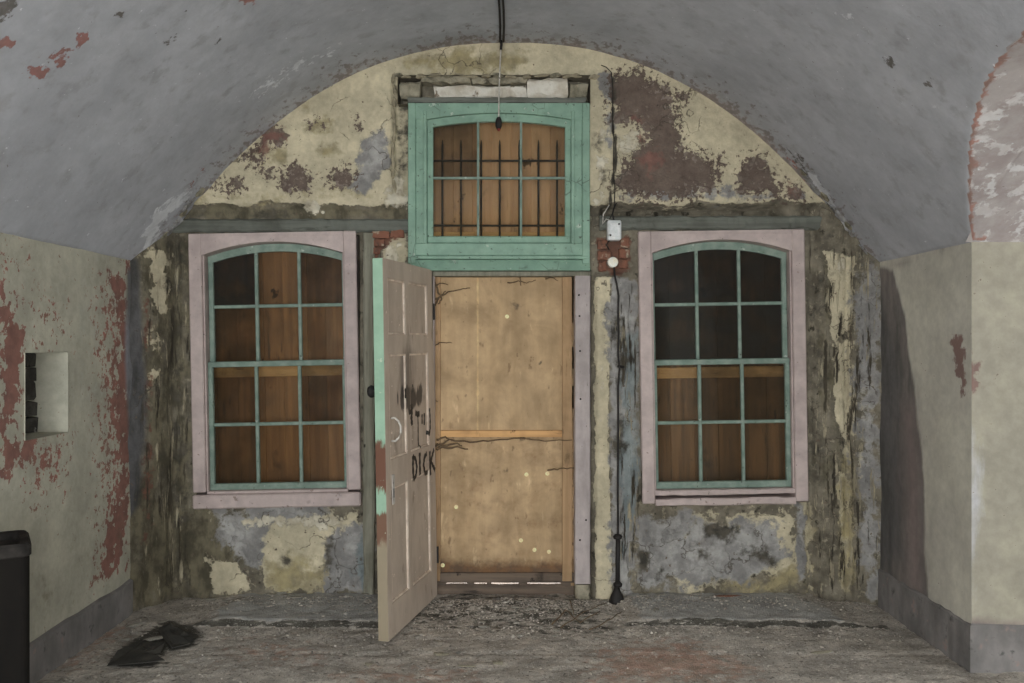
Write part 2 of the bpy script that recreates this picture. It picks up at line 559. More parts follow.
def glass(name, dirt, amount):
    m = bpy.data.materials.new(name)
    m.use_nodes = True
    nt = m.node_tree
    out = nt.nodes['Material Output']
    nt.nodes.remove(nt.nodes['Principled BSDF'])
    tr = nt.nodes.new('ShaderNodeBsdfTransparent')
    tr.inputs[0].default_value = (0.92, 0.92, 0.89, 1)
    gl = nt.nodes.new('ShaderNodeBsdfGlossy')
    gl.inputs['Roughness'].default_value = 0.05
    df = nt.nodes.new('ShaderNodeBsdfDiffuse')
    df.inputs[0].default_value = dirt
    fr = nt.nodes.new('ShaderNodeFresnel')
    fr.inputs[0].default_value = 1.28
    tc = nt.nodes.new('ShaderNodeTexCoord')
    nz = nt.nodes.new('ShaderNodeTexNoise')
    nz.inputs['Scale'].default_value = 7
    nz.inputs['Detail'].default_value = 6
    mr = nt.nodes.new('ShaderNodeMapRange')
    mr.inputs[1].default_value = 0.35
    mr.inputs[2].default_value = 0.70
    mr.inputs[3].default_value = amount * 0.5
    mr.inputs[4].default_value = amount
    m1 = nt.nodes.new('ShaderNodeMixShader')
    m2 = nt.nodes.new('ShaderNodeMixShader')
    L = nt.links.new
    L(tc.outputs['Object'], nz.inputs['Vector'])
    L(nz.outputs[0], mr.inputs[0])
    L(mr.outputs[0], m1.inputs[0])
    L(tr.outputs[0], m1.inputs[1])
    L(df.outputs[0], m1.inputs[2])
    L(fr.outputs[0], m2.inputs[0])
    L(m1.outputs[0], m2.inputs[1])
    L(gl.outputs[0], m2.inputs[2])
    L(m2.outputs[0], out.inputs[0])
    return m


GLASS = glass('dusty_glass', G(80, 68, 52), 0.08)
GLASS_DIRTY = glass('sooty_glass', G(46, 44, 40, 1.2), 0.72)
GLASS_MID = glass('grimy_glass', G(56, 48, 38, 1.2), 0.36)


# ------------------------------------------------------------------ mesh helpers
def link(name, me, mat, parent=None, smooth=False):
    if mat is not None and not me.materials: me.materials.append(mat)
    o = bpy.data.objects.new(name, me)
    C.objects.link(o)
    if parent is not None: o.parent = parent
    if smooth:
        me.polygons.foreach_set('use_smooth', [True] * len(me.polygons))
    return o


def tag(o, label, cat, group=None, kind=None):
    o['label'] = label
    o['category'] = cat
    if group: o['group'] = group
    if kind: o['kind'] = kind
    return o


def empty(name, loc=(0, 0, 0), rot=(0, 0, 0)):
    o = bpy.data.objects.new(name, None)
    o.location = loc
    o.rotation_euler = rot
    o.empty_display_size = 0.1
    C.objects.link(o)
    return o


class B:
    def __init__(s): s.bm = bmesh.new()

    def box(s, x0, x1, y0, y1, z0, z1, bev=0.0):
        t = bmesh.new()
        bmesh.ops.create_cube(t, size=1.0)
        for v in t.verts:
            v.co = Vector((x0 + (v.co.x + .5) * (x1 - x0), y0 + (v.co.y + .5) * (y1 - y0), z0 + (v.co.z + .5) * (z1 - z0)))
        if bev:
            bmesh.ops.bevel(t, geom=list(t.edges), offset=bev, segments=1, affect='EDGES')
        s.add(t)
        return s

    def add(s, t):
        me = bpy.data.meshes.new('tmp')
        t.to_mesh(me)
        t.free()
        s.bm.from_mesh(me)
        bpy.data.meshes.remove(me)

    def prism(s, poly, y0, y1):
        n = len(poly)
        a = [s.bm.verts.new((x, y0, z)) for x, z in poly]
        b = [s.bm.verts.new((x, y1, z)) for x, z in poly]
        s.bm.faces.new(a)
        s.bm.faces.new(b[::-1])
        for i in range(n):
            j = (i + 1) % n
            s.bm.faces.new((a[i], b[i], b[j], a[j]))
        return s

    def tube(s, pts, r, n=8, cap=True):
        pts = [Vector(p) for p in pts]
        rs = r if isinstance(r, (list, tuple)) else [r] * len(pts)
        rings = []
        up = Vector((0, 0, 1))
        for i, p in enumerate(pts):
            d = (pts[min(i + 1, len(pts) - 1)] - pts[max(i - 1, 0)]).normalized()
            a = d.cross(up if abs(d.z) < 0.9 else Vector((0, 1, 0))).normalized()
            b = d.cross(a)
            rings.append([s.bm.verts.new(p + (a * math.cos(t) + b * math.sin(t)) * rs[i])
                          for t in (2 * math.pi * k / n for k in range(n))])
        for q in range(len(rings) - 1):
            for k in range(n):
                s.bm.faces.new((rings[q][k], rings[q][(k + 1) % n], rings[q + 1][(k + 1) % n], rings[q + 1][k]))
        if cap:
            s.bm.faces.new(rings[0][::-1])
            s.bm.faces.new(rings[-1])
        return s

    def lathe(s, prof, n=20, axis='z', at=(0, 0, 0)):
        at = Vector(at)
        rings = []
        for r, h in prof:
            ring = []
            for k in range(n):
                t = 2 * math.pi * k / n
                if axis == 'z': v = Vector((r * math.cos(t), r * math.sin(t), h))
                else: v = Vector((r * math.cos(t), h, r * math.sin(t)))
                ring.append(s.bm.verts.new(at + v))
            rings.append(ring)
        for q in range(len(rings) - 1):
            for k in range(n):
                s.bm.faces.new((rings[q][k], rings[q][(k + 1) % n], rings[q + 1][(k + 1) % n], rings[q + 1][k]))
        s.bm.faces.new(rings[0][::-1])
        s.bm.faces.new(rings[-1])
        return s

    def beam(s, x0, x1, y0, y1, z0, z1, n=24, amp=0.004, axis='x', bev=0.15):
        """a rough-hewn length of timber or stone: chamfered section, uneven along its length"""
        t = bmesh.new()
        rings = []
        for i in range(n + 1):
            u = i / n
            ring = []
            lo, hi = ((y0, z0), (y1, z1)) if axis == 'x' else ((x0, y0), (x1, y1))
            w, h = hi[0] - lo[0], hi[1] - lo[1]
            c = min(w, h) * bev
            sec = [(lo[0] + c, lo[1]), (hi[0] - c, lo[1]), (hi[0], lo[1] + c), (hi[0], hi[1] - c),
                   (hi[0] - c, hi[1]), (lo[0] + c, hi[1]), (lo[0], hi[1] - c), (lo[0], lo[1] + c)]
            for p, q in sec:
                p += random.uniform(-amp, amp)
                q += random.uniform(-amp, amp)
                e = random.uniform(-amp, amp) if i in (0, n) else 0
                if axis == 'x': ring.append(t.verts.new((x0 + u * (x1 - x0) + e, p, q)))
                else: ring.append(t.verts.new((p, q, z0 + u * (z1 - z0) + e)))
            rings.append(ring)
        for i in range(n):
            for k in range(8):
                t.faces.new((rings[i][k], rings[i][(k + 1) % 8], rings[i + 1][(k + 1) % 8], rings[i + 1][k]))
        t.faces.new(rings[0][::-1])
        t.faces.new(rings[-1])
        s.add(t)
        return s

    def mesh(s, name):
        bmesh.ops.recalc_face_normals(s.bm, faces=list(s.bm.faces))
        me = bpy.data.meshes.new(name)
        s.bm.to_mesh(me)
        s.bm.free()
        return me

    def obj(s, name, mat, parent=None, smooth=False):
        return link(name, s.mesh(name), mat, parent, smooth)


def grid_mesh(name, co, keep, attrs, flip=False, extra=None):
    """co: (n,m,3) vertex array; keep: (n-1,m-1) cells; attrs: name -> (n,m)"""
    n, m_ = co.shape[:2]
    idx = np.arange(n * m_).reshape(n, m_)
    a, b, c, d = idx[:-1, :-1][keep], idx[1:, :-1][keep], idx[1:, 1:][keep], idx[:-1, 1:][keep]
    f = np.stack((a, b, c, d) if not flip else (a, d, c, b), 1)
    verts = co.reshape(-1, 3)
    used = np.zeros(len(verts), bool)
    used[f.ravel()] = True
    remap = np.cumsum(used) - 1
    f = remap[f]
    verts = verts[used]
    nv = len(verts)
    if extra is not None:
        ev, ef = extra
        verts = np.vstack((verts, np.array(ev, float)))
        f = np.vstack((f, np.array(ef) + nv))
    me = bpy.data.meshes.new(name)
    me.vertices.add(len(verts))
    me.vertices.foreach_set('co', verts.ravel())
    me.loops.add(f.size)
    me.loops.foreach_set('vertex_index', f.ravel().astype(np.int32))
    me.polygons.add(len(f))
    me.polygons.foreach_set('loop_start', np.arange(0, f.size, 4, dtype=np.int32))
    me.update(calc_edges=True)
    for k, v in attrs.items():
        at = me.attributes.new(k, 'FLOAT', 'POINT')
        w = np.zeros(len(verts), np.float32)
        w[:nv] = v.reshape(-1)[used]
        at.data.foreach_set('value', w)
    me.validate()
    return me


def lines(lo, hi, step, must=()):
    v = list(np.arange(lo, hi + step * 0.5, step))
    for q in must:
        i = int(np.argmin([abs(a - q) for a in v]))
        v[i] = q
    return np.array(sorted(set(v)))


# ------------------------------------------------------------------ end wall
HOLES = [(196, 359, 235, 505), (642, 804, 233, 502), (398, 590, 76, 105), (411, 588, 104.5, 274), (433, 591, 273, 640)]
hx, hz = [], []
for a, b, c, d in HOLES:
    hx += [wx(a), wx(b)]
    hz += [wz(c), wz(d)]
xs = lines(-2.36, 2.30, 0.015, hx)
zs = lines(-0.08, 3.50, 0.015, [z for z in hz if z > -0.05])
X, Z = np.meshgrid(xs, zs, indexing='ij')
U, V = 512 + X * SC, 341.5 - (Z - EYE) * SC          # handy working units, 162 per metre


def S(v, a, b):
    t = np.clip((v - a) / (b - a), 0, 1)
    return t * t * (3 - 2 * t)


wob = (fbm(X * 6, Z * 6, 4, 3) - 0.5)
wobx = (fbm(X * 9 + 40, Z * 3, 4, 8) - 0.5)
Yw = np.zeros_like(X)
low = S(V + wob * 14, 203, 209)                                    # below the tympanum the face sits back
inner = S(U + wobx * 10, 166, 174) * (1 - S(U + wobx * 8, 814, 820))
Yw += 0.035 * low * inner
Yw += 0.17 * S(V, 205, 207) * (1 - S(V, 215, 217)) * S(U, 600, 606) * (1 - S(U + wob * 20, 780, 792))
pier = S(U + wobx * 6, 593, 597) * (1 - S(U + wobx * 6, 618, 640)) * S(V + wob * 8, 272, 277)
Yw -= 0.035 * pier
Yw -= 0.02 * S(U + wobx * 4, 376, 380) * (1 - S(U, 408, 411)) * S(V + wob * 20, 236, 244)
# corner pieces: left returns forward, right steps out with grooves
Yw -= 0.27 * np.clip((174 + wobx * 6 - U) / 28, 0, 1.3) * S(V, 150, 240)
Yw -= 0.05 * S(U + wobx * 5, 846, 852) + 0.10 * S(U, 858, 876)
Yw += 0.03 * np.exp(-((U + wobx * 8 - 847) / 2.5) ** 2) + 0.03 * np.exp(-((U + wobx * 8 - 173) / 3) ** 2) * low
Yw += 0.02 * np.exp(-((U + wobx * 6 - 813) / 2.5) ** 2) * low
amp = 0.006 + 0.022 * low * np.clip((1 - inner) + S(V, 500, 520) * 0.6, 0, 1)
Yw += amp * (fbm(X * 11, Z * 7, 5, 21) - 0.5) * 2 + 0.004 * (fbm(X * 30, Z * 30, 3, 5) - 0.5)
# crack line rising from the junction box
Yw += 0.05 * S(U + wob * 6, 392, 395) * (1 - S(U, 411, 413)) * S(V + wob * 8, 76, 80) * (1 - S(V + wobx * 30, 150, 215))
crack = np.exp(-((U - (613 + (fbm(Z * 4, Z * 0, 3, 9) - 0.5) * 10)) / 1.6) ** 2) * S(V, 66, 80) * (1 - S(V, 205, 212))
Yw += 0.02 * crack


def P(polys, soft=6): return patch(U, V, polys, soft * 2.2)


A = {}
A['cream'] = np.maximum.reduce([
    (1 - S(V + wob * 16, 198, 210)) * 1.0,
    P([[(205, 520), (240, 508), (360, 510), (366, 540), (340, 590), (262, 594), (250, 560), (222, 530)]], 14) * 0.92,
    P([[(203, 560), (235, 562), (252, 590), (215, 594)]], 6),
    P([[(594, 276), (612, 276), (609, 420), (613, 600), (596, 600)]], 2),
    P([[(378, 240), (405, 228), (410, 300), (384, 420), (380, 420)]], 5),
    P([[(648, 545), (700, 510), (800, 505), (812, 590), (730, 592), (690, 598), (650, 590)]], 12) * 0.8,
    P([[(156, 248), (172, 255), (169, 315), (160, 306)], [(158, 330), (166, 330), (164, 380), (158, 390)]], 4) * 0.85,
    P([[(824, 250), (852, 258), (850, 330), (832, 345)], [(832, 340), (852, 340), (850, 470), (836, 420)], [(858, 300), (864, 300), (862, 480), (856, 480)],
       [(838, 470), (850, 470), (850, 592), (842, 592)]], 4) * 0.95,
    P([[(800, 500), (815, 500), (815, 595), (808, 595)]], 4) * 0.8])
A['ochre'] = np.maximum.reduce([
    P([ell(318, 125, 14, 12), ell(330, 150, 12, 8), ell(275, 158, 16, 9), ell(470, 62, 60, 14), ell(300, 100, 12, 6)], 8) * 0.8,
    P([[(262, 560), (345, 556), (345, 594), (262, 594)]], 10) * 0.8,
    P([[(720, 580), (810, 560), (812, 594), (720, 594)], [(800, 500), (812, 500), (812, 580), (800, 560)]], 8) * 0.8,
    P([[(838, 460), (852, 460), (852, 594), (842, 594)]], 5) * 0.8,
    P([rect(190, 190, 400, 203)], 5) * 0.55])
A['grey'] = np.maximum.reduce([
    P([[(215, 512), (262, 510), (258, 575), (232, 560), (215, 530)]], 8),
    P([[(330, 530), (366, 525), (368, 592), (328, 592), (322, 560)]], 8),
    P([[(245, 506), (310, 503), (330, 514), (300, 522), (250, 518)]], 6),
    P([[(690, 520), (780, 525), (790, 560), (760, 580), (700, 585), (672, 560)]], 8),
    P([[(636, 520), (690, 512), (700, 560), (672, 598), (636, 596)]], 10) * 0.9,
    P([[(606, 276), (640, 276), (636, 598), (610, 598)]], 5) * 0.85,
    P([[(798, 505), (806, 505), (808, 585), (800, 585)]], 4),
    P([[(850, 270), (874, 262), (876, 600), (856, 600)]], 6) * 0.75,
    P([[(362, 140), (385, 120), (392, 160), (365, 195), (352, 185)]], 6) * 0.85,
    P([[(596, 72), (614, 72), (614, 150), (606, 150), (604, 90)]], 4) * 0.8,
    P([[(612, 160), (740, 188), (806, 190), (812, 203), (620, 203)]], 4) * 0.6])
A['blue'] = np.maximum(P([[(618, 330), (642, 330), (640, 500), (622, 560)]], 6) * 0.9,
                       P([[(352, 520), (368, 520), (368, 590), (350, 580)]], 6) * 0.7)
A['red'] = np.maximum.reduce([
    P([[(612, 78), (640, 72), (668, 92), (672, 110), (680, 150), (700, 158), (718, 160), (716, 182), (690, 195), (640, 196),
        (618, 186), (626, 165), (648, 140), (640, 122), (614, 118)]], 7),
    P([[(745, 160), (762, 158), (775, 180), (785, 194), (740, 192)]], 6) * 0.95,
    P([[(780, 180), (800, 188), (806, 200), (785, 200)]], 5) * 0.7,
    P([ell(683, 97, 6, 4), ell(640, 108, 12, 7)], 4) * 0.9,
    P([[(264, 122), (275, 128), (286, 138), (278, 146), (266, 142), (258, 148), (262, 134)]], 4) * 1.0,
    P([[(244, 150), (258, 145), (265, 160), (262, 170), (246, 166)]], 5) * 0.75,
    P([[(282, 176), (296, 164), (310, 178), (306, 190), (284, 190)]], 5),
    P([[(328, 172), (345, 166), (356, 176), (352, 188), (330, 184)]], 5) * 0.8,
    P([ell(357, 124, 3, 8, ang=-25), ell(316, 124, 8, 4), ell(230, 186, 18, 8), ell(270, 172, 10, 5)], 4) * 0.62])
A['crimson'] = np.maximum(P([ell(652, 160, 14, 14), ell(634, 118, 10, 5, ang=20), ell(640, 140, 5, 9), ell(792, 192, 10, 4, ang=30)], 5) * 0.7,
                          P([ell(272, 136, 12, 8), ell(262, 150, 6, 6)], 4) * 0.8)
A['pale'] = np.maximum.reduce([
    P([[(392, 180), (404, 150), (408, 205), (385, 207)], [(300, 202), (318, 200), (322, 212), (306, 212)]], 5) * 0.9,
    P([[(612, 140), (640, 122), (640, 150), (620, 160)], [(595, 110), (608, 130), (606, 205), (596, 205)]], 5) * 0.7,
    P([[(250, 518), (330, 516), (345, 530), (300, 528), (240, 524)]], 5) * 0.8,
    P([[(600, 275), (606, 275), (604, 440), (600, 440)]], 3) * 0.55,
    P([[(384, 245), (404, 236), (404, 290), (390, 330)]], 6) * 0.7,
    P([[(832, 250), (846, 256), (846, 280), (836, 276)]], 4) * 0.7])
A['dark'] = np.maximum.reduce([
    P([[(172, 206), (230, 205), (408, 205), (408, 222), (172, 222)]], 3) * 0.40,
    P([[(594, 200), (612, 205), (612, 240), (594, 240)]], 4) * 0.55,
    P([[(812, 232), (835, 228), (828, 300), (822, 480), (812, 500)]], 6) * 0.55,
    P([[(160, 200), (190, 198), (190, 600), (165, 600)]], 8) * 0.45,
    P([[(640, 550), (652, 552), (648, 572), (640, 575)], [(654, 575), (662, 572), (658, 588)]], 3) * 1.0,
    P([[(700, 518), (745, 520), (740, 545), (712, 550), (704, 575), (692, 560)]], 6) * 0.7,
    P([ell(760, 555, 26, 10, ang=20)], 6) * 0.7,
    P([ell(622, 360, 8, 26), ell(618, 330, 6, 16), ell(620, 440, 7, 30), ell(285, 564, 4, 6)], 5) * 0.75,
    P([[(322, 540), (332, 545), (332, 580), (324, 575)]], 4) * 0.85,
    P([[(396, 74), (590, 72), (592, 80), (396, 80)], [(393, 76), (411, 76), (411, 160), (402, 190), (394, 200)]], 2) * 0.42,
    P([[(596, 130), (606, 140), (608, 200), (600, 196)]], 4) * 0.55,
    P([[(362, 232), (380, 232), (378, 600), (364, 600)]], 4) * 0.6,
    crack])
A['streak'] = np.maximum.reduce([P([rect(156, 236, 190, 590)], 5) * 0.27, P([rect(814, 236, 872, 596)], 8) * 0.30,
                             P([rect(363, 240, 378, 596)], 4) * 0.3, P([rect(612, 280, 640, 596)], 6) * 0.25])
A['stain'] = P([[(140, 258), (152, 262), (155, 330), (157, 420), (153, 500), (140, 520)]], 2)
A['moss'] = np.maximum.reduce([
    P([[(130, 430), (190, 500), (245, 520), (235, 560), (205, 600), (125, 605), (128, 520)]], 18) * 0.95,
    P([[(150, 240), (192, 225), (192, 520), (160, 520)]], 10) * 0.8,
    P([[(812, 228), (850, 260), (846, 600), (812, 600)]], 10) * 0.55,
    P([rect(172, 204, 408, 220)], 4) * 0.9])
A['brick'] = np.maximum.reduce([
    P([[(370, 230), (404, 228), (400, 236), (384, 246), (374, 256)]], 3),
    P([[(597, 238), (630, 234), (632, 262), (624, 275), (598, 274)]], 4) * 0.9,
    P([[(154, 300), (160, 290), (161, 500), (156, 540)]], 3) * 0.75])
keep = np.ones((len(xs) - 1, len(zs) - 1), bool)
xm, zm = (xs[:-1] + xs[1:]) / 2, (zs[:-1] + zs[1:]) / 2
XM, ZM = np.meshgrid(xm, zm, indexing='ij')
for a, b, c, d in HOLES:
    keep &= ~((XM > wx(a)) & (XM < wx(b)) & (ZM < wz(c)) & (ZM > wz(d)))
keep &= ZM < np.maximum(z_main(XM), SPRING) + 0.05
# reveals of the openings and the back of the pocket over the transom
ev, ef = [], []


def quad(*p):
    k = len(ev)
    ev.extend(p)
    ef.append((k, k + 1, k + 2, k + 3))


def reveal(a, b, c, d, y0, y1, bottom=True):
    x0, x1, z1, z0 = wx(a), wx(b), wz(c), wz(d)
    quad((x0, y0, z0), (x0, y1, z0), (x0, y1, z1), (x0, y0, z1))
    quad((x1, y0, z0), (x1, y0, z1), (x1, y1, z1), (x1, y1, z0))
    quad((x0, y0, z1), (x0, y1, z1), (x1, y1, z1), (x1, y0, z1))
    if bottom: quad((x0, y0, z0), (x1, y0, z0), (x1, y1, z0), (x0, y1, z0))


reveal(196, 359, 235, 505, 0.0, 0.24)
reveal(642, 804, 233, 502, 0.0, 0.24)
reveal(398, 590, 76, 105, -0.02, 0.13, True)
reveal(411, 588, 104.5, 275, -0.02, 0.20, False)
reveal(433, 591, 270, 600, -0.02, 0.30, False)
quad((wx(398), 0.13, wz(106)), (wx(590), 0.13, wz(106)), (wx(590), 0.13, wz(76)), (wx(398), 0.13, wz(76)))
co = np.stack((X, Yw, Z), -1)
wall = link('wall_back', grid_mesh('wall_back', co, keep, A, False, (ev, ef)), MAT_END, smooth=True)
tag(wall, 'arched end wall of peeling cream and red plaster with two windows and a doorway', 'wall', kind='structure')

# timbers and masonry pieces of the end wall
B().beam(wx(171), wx(408), 0.005, 0.12, wz(232), wz(218.5), 40, 0.004).obj('lintel_beam', LINTEL, wall)
B().beam(wx(600), wx(823), 0.005, 0.12, wz(229.5), wz(215.5), 40, 0.004).obj('lintel_beam', LINTEL, wall)
B().beam(wx(408), wx(586), -0.005, 0.12, wz(103), wz(97.5), 30, 0.003).obj('lintel_board', LINTEL, wall)
B().beam(wx(399.5), wx(420), 0.02, 0.13, wz(97), wz(80.5), 4, 0.006).obj('masonry_block', STONE, wall)
B().beam(wx(433), wx(526), 0.045, 0.13, wz(96.5), wz(83), 12, 0.008).obj('masonry_block', LIMEBLOCK, wall)
B().beam(wx(528), wx(568), 0.005, 0.13, wz(97), wz(78), 6, 0.007).obj('masonry_block', LIMEBLOCK, wall)
B().beam(wx(570), wx(588), 0.05, 0.13, wz(97), wz(80), 4, 0.008).obj('masonry_block', STONE, wall)
B().beam(wx(421), wx(470), 0.0, 0.13, wz(82), wz(76), 10, 0.010).obj('masonry_block', STONE, wall)
B().beam(wx(471), wx(527), 0.02, 0.13, wz(81.5), wz(75.5), 10, 0.010).obj('masonry_block', STONE, wall)
for a, b, c, d in ((372, 389, 231, 238), (390.5, 404, 230, 237), (373, 384, 239.5, 246), (373, 380, 247.5, 254),
                   (598, 607, 240, 249), (598, 611, 251, 260), (621, 629, 238, 247), (619, 630, 249, 258), (599, 606, 262, 271), (618, 628, 260, 268)):
    B().beam(wx(a), wx(b), 0.004, 0.09, wz(d), wz(c), 4, 0.004, bev=0.08).obj('brick', BRICK, wall)
# grey upright beside the left window
B().beam(wx(363), wx(374), 0.0, 0.10, wz(598), wz(233), 30, 0.003, axis='z').obj('timber_upright', POST, wall)

# ------------------------------------------------------------------ floor
fx_ = np.concatenate((np.arange(-2.5, 2.4, 0.022), np.arange(2.42, 5.0, 0.12)))
fy_ = np.concatenate((np.arange(-8.6, -2.4, 0.12), np.arange(-2.4, 0.5, 0.018)))
X, Y = np.meshgrid(fx_, fy_, indexing='ij')
wf = fbm(X * 5, Y * 5, 4, 31) - 0.5
front = -0.50 + 0.05 * wf + 0.02 * np.sin(X * 2)
ledge = S(Y, front - 0.03, front + 0.03) * np.maximum((1 - S(X + wf * 0.2, -0.75, -0.6)) * S(X + wf * 0.3, -1.85, -1.65),
                                                       S(X + wf * 0.2, 0.62, 0.75) * (1 - S(X + wf * 0.3, 1.75, 2.1)))
mound = np.exp(-((X - 0.02) / 0.45) ** 2 - ((Y + 0.22) / 0.20) ** 2)
Zf = 0.032 * ledge + 0.035 * mound * (0.6 + fbm(X * 14, Y * 14, 4, 2) * 0.8)
Zf += 0.016 * (fbm(X * 7, Y * 9, 5, 41) - 0.5) + 0.012 * (fbm(X * 30, Y * 30, 3, 51) - 0.5) * (0.4 + (Y > -1.5))
band = np.exp(-((Y + 0.95 + 0.04 * wf) / 0.012) ** 2) + np.exp(-((Y + 0.72 + 0.05 * wf) / 0.012) ** 2) * S(wf, -0.1, 0.1)
Zf -= 0.008 * band * (Y > -2)
Zf = np.where(Y > 0.12, -0.02, Zf)


def PF(polys, soft): return patch(X, Y, [on_floor(p) for p in polys], soft * 1.8)


F = {'slab': np.clip(ledge * 3 - 2, 0, 1) * (0.62 + 0.3 * (fbm(X * 4, Y * 8, 3, 71))),
     'rust': np.maximum(PF([[(600, 650), (680, 640), (760, 668), (740, 682), (600, 682)], [(360, 672), (460, 672), (470, 682), (340, 682)],
                            [(60, 640), (110, 625), (120, 632), (60, 672)]], 0.12) * 0.8,
                        PF([[(220, 640), (330, 640), (330, 668), (220, 664)]], 0.12) * 0.5),
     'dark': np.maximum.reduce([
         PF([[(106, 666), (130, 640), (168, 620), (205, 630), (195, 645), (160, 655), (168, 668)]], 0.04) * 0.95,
         0.85 * np.exp(-((Y - front + 0.008) / 0.032) ** 2) * (np.abs(X) < 2.1) * (0.6 + 0.5 * np.clip(ledge * 4, 0, 1)) ,  # dirt line that also paints in the shaded gap along the ledge front
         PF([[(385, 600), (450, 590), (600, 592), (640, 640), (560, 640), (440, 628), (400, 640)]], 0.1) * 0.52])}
keep = np.ones((len(fx_) - 1, len(fy_) - 1), bool)
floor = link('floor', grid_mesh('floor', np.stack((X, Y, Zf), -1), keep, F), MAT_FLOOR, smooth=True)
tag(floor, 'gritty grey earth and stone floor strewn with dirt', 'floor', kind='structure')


def floor_z(x, y):
    i = int(np.argmin(np.abs(fx_ - x)))
    j = int(np.argmin(np.abs(fy_ - y)))
    return float(Zf[i, j])


# ------------------------------------------------------------------ vault with the cross arch on the right
vx = np.concatenate(([XL - 0.06], np.linspace(XL, XL + 0.5, 40, endpoint=False), np.linspace(XL + 0.5, XR - 0.75, 90, endpoint=False),
                     np.linspace(XR - 0.75, XR, 60), [XR + 0.06]))
vy = np.concatenate((np.linspace(REAR_Y - 0.1, -2.7, 60, endpoint=False), np.linspace(-2.7, 0.12, 150)))
X, Y = np.meshgrid(vx, vy, indexing='ij')
zc = np.where((Y > JAMB_Y2) & (Y < JAMB_Y) & (X > XC), z_cross(Y), -9)
Zm = z_main(X)
Zv = np.maximum(Zm, zc)
Zv = Zv + 0.010 * (fbm(X * 3, Y * 3, 4, 61) - 0.5) * S(HW - np.abs(X - XC), 0, 0.1)
Zv += 0.05 * np.exp(-(Y / 0.09) ** 2) * (fbm(X * 8, Y * 4, 3, 14) - 0.5) * S(np.abs(X - XC), 1.6, 2.0)


def PV(polys, soft): return patch(X, Y, [on_vault(p) for p in polys], soft * 1.8)


wv = fbm(X * 5, Y * 2.2, 4, 91)
near = np.exp(-np.abs(Y) / 0.28)
isc = (zc > Zm).astype(float)
VA = {'scuff': np.clip(near * (0.25 + 0.75 * wv) * 0.95 * (1 - isc), 0, 1),
      'red': np.maximum(PV([ell(37, 71, 9, 7), ell(61, 56, 10, 7, ang=-30), ell(82, 38, 8, 5, ang=-35), ell(6, 42, 10, 6), ell(248, 0, 6, 4)], 0.03),
                        PV([[(165, 215), (200, 160), (212, 165), (180, 215)], [(765, 140), (800, 160), (822, 190), (812, 200), (790, 175)]], 0.08) * 0.5),
      'chip': np.maximum(PV([ell(172, 39, 7, 4, ang=-20), ell(217, 41, 3, 3), ell(120, 14, 5, 3), ell(889, 62, 4, 4), ell(929, 83, 3, 5), ell(4, 10, 8, 14), ell(190, 8, 4, 3)], 0.02) * 0.9,
                         PV([[(775, 140), (800, 150), (840, 215), (858, 258), (842, 250), (815, 195)]], 0.06) * 0.55),
      'pale': np.maximum(PV([[(140, 255), (150, 215), (185, 190), (192, 196), (160, 225), (150, 255)], [(805, 175), (815, 172), (850, 230), (870, 262), (860, 262)]], 0.03) * 0.85,
                         PV([[(240, 100), (300, 55), (350, 40), (355, 48), (300, 70), (255, 110)], [(830, 0), (880, 40), (876, 46), (820, 4)], [(925, 90), (950, 115), (945, 118)]], 0.05) * 0.45),
      'soffit': isc, 'soffitgrey': isc * (0.25 + 0.35 * fbm(X * 3, Y * 3, 3, 77)),
      'edge': isc * np.exp(-np.clip(zc - Zm, 0, 9) / 0.05) * 0.8}
keep = np.ones((len(vx) - 1, len(vy) - 1), bool)
vault = link('ceiling', grid_mesh('ceiling', np.stack((X, Y, Zv), -1), keep, VA, True), MAT_VAULT, smooth=True)
tag(vault, 'grey limewashed barrel vault over the whole room', 'ceiling', kind='structure')

# curled plaster flakes along the foot of the arch
def flake(x, y, z, sx, sy, sz, ry, mat):
    t = bmesh.new()
    bmesh.ops.create_icosphere(t, subdivisions=2, radius=1.0)
    for v in t.verts:
        k = random.uniform(0.7, 1.15)
        v.co = Vector((v.co.x * sx * k, v.co.y * sy * k, v.co.z * sz * k))
    me = bpy.data.meshes.new('plaster_flake')
    t.to_mesh(me)
    t.free()
    o = link('plaster_flake', me, mat, wall)
    o.location = (x, y, z)
    o.rotation_euler = (random.uniform(-.3, .3), ry, random.uniform(-.3, .3))


for sgn, u0, u1 in ((-1, 1.90, 2.18), (1, 1.78, 2.16)):
    for k in range(9):
        ax = u0 + (u1 - u0) * (k + random.uniform(-.3, .3)) / 8
        x = XC + sgn * ax
        zz_ = float(z_main(np.array(x)))
        slope = math.atan(RISE * VP / HW * (ax / HW) ** (VP - 1))
        flake(x, -0.03 - random.uniform(0, 0.05), zz_ - 0.002, random.uniform(0.03, 0.055), 0.035, 0.011, sgn * slope, FLAKE if k % 3 else STONE)

for k in range(16):
    u = 396 + 196 * (k + random.uniform(-.3, .3)) / 15
    flake(wx(u), 0.0, wz(75.5 + random.uniform(-1, 1.5)), random.uniform(0.03, 0.05), 0.02, random.uniform(0.008, 0.018), random.uniform(-.2, .2), CREAMCHUNK if k % 4 else STONE)
for k in range(10):
    flake(wx(393.5 + random.uniform(-1, 1.5)), 0.0, wz(78 + k * 12), 0.012, 0.02, random.uniform(0.03, 0.06), random.uniform(-.2, .2), CREAMCHUNK)

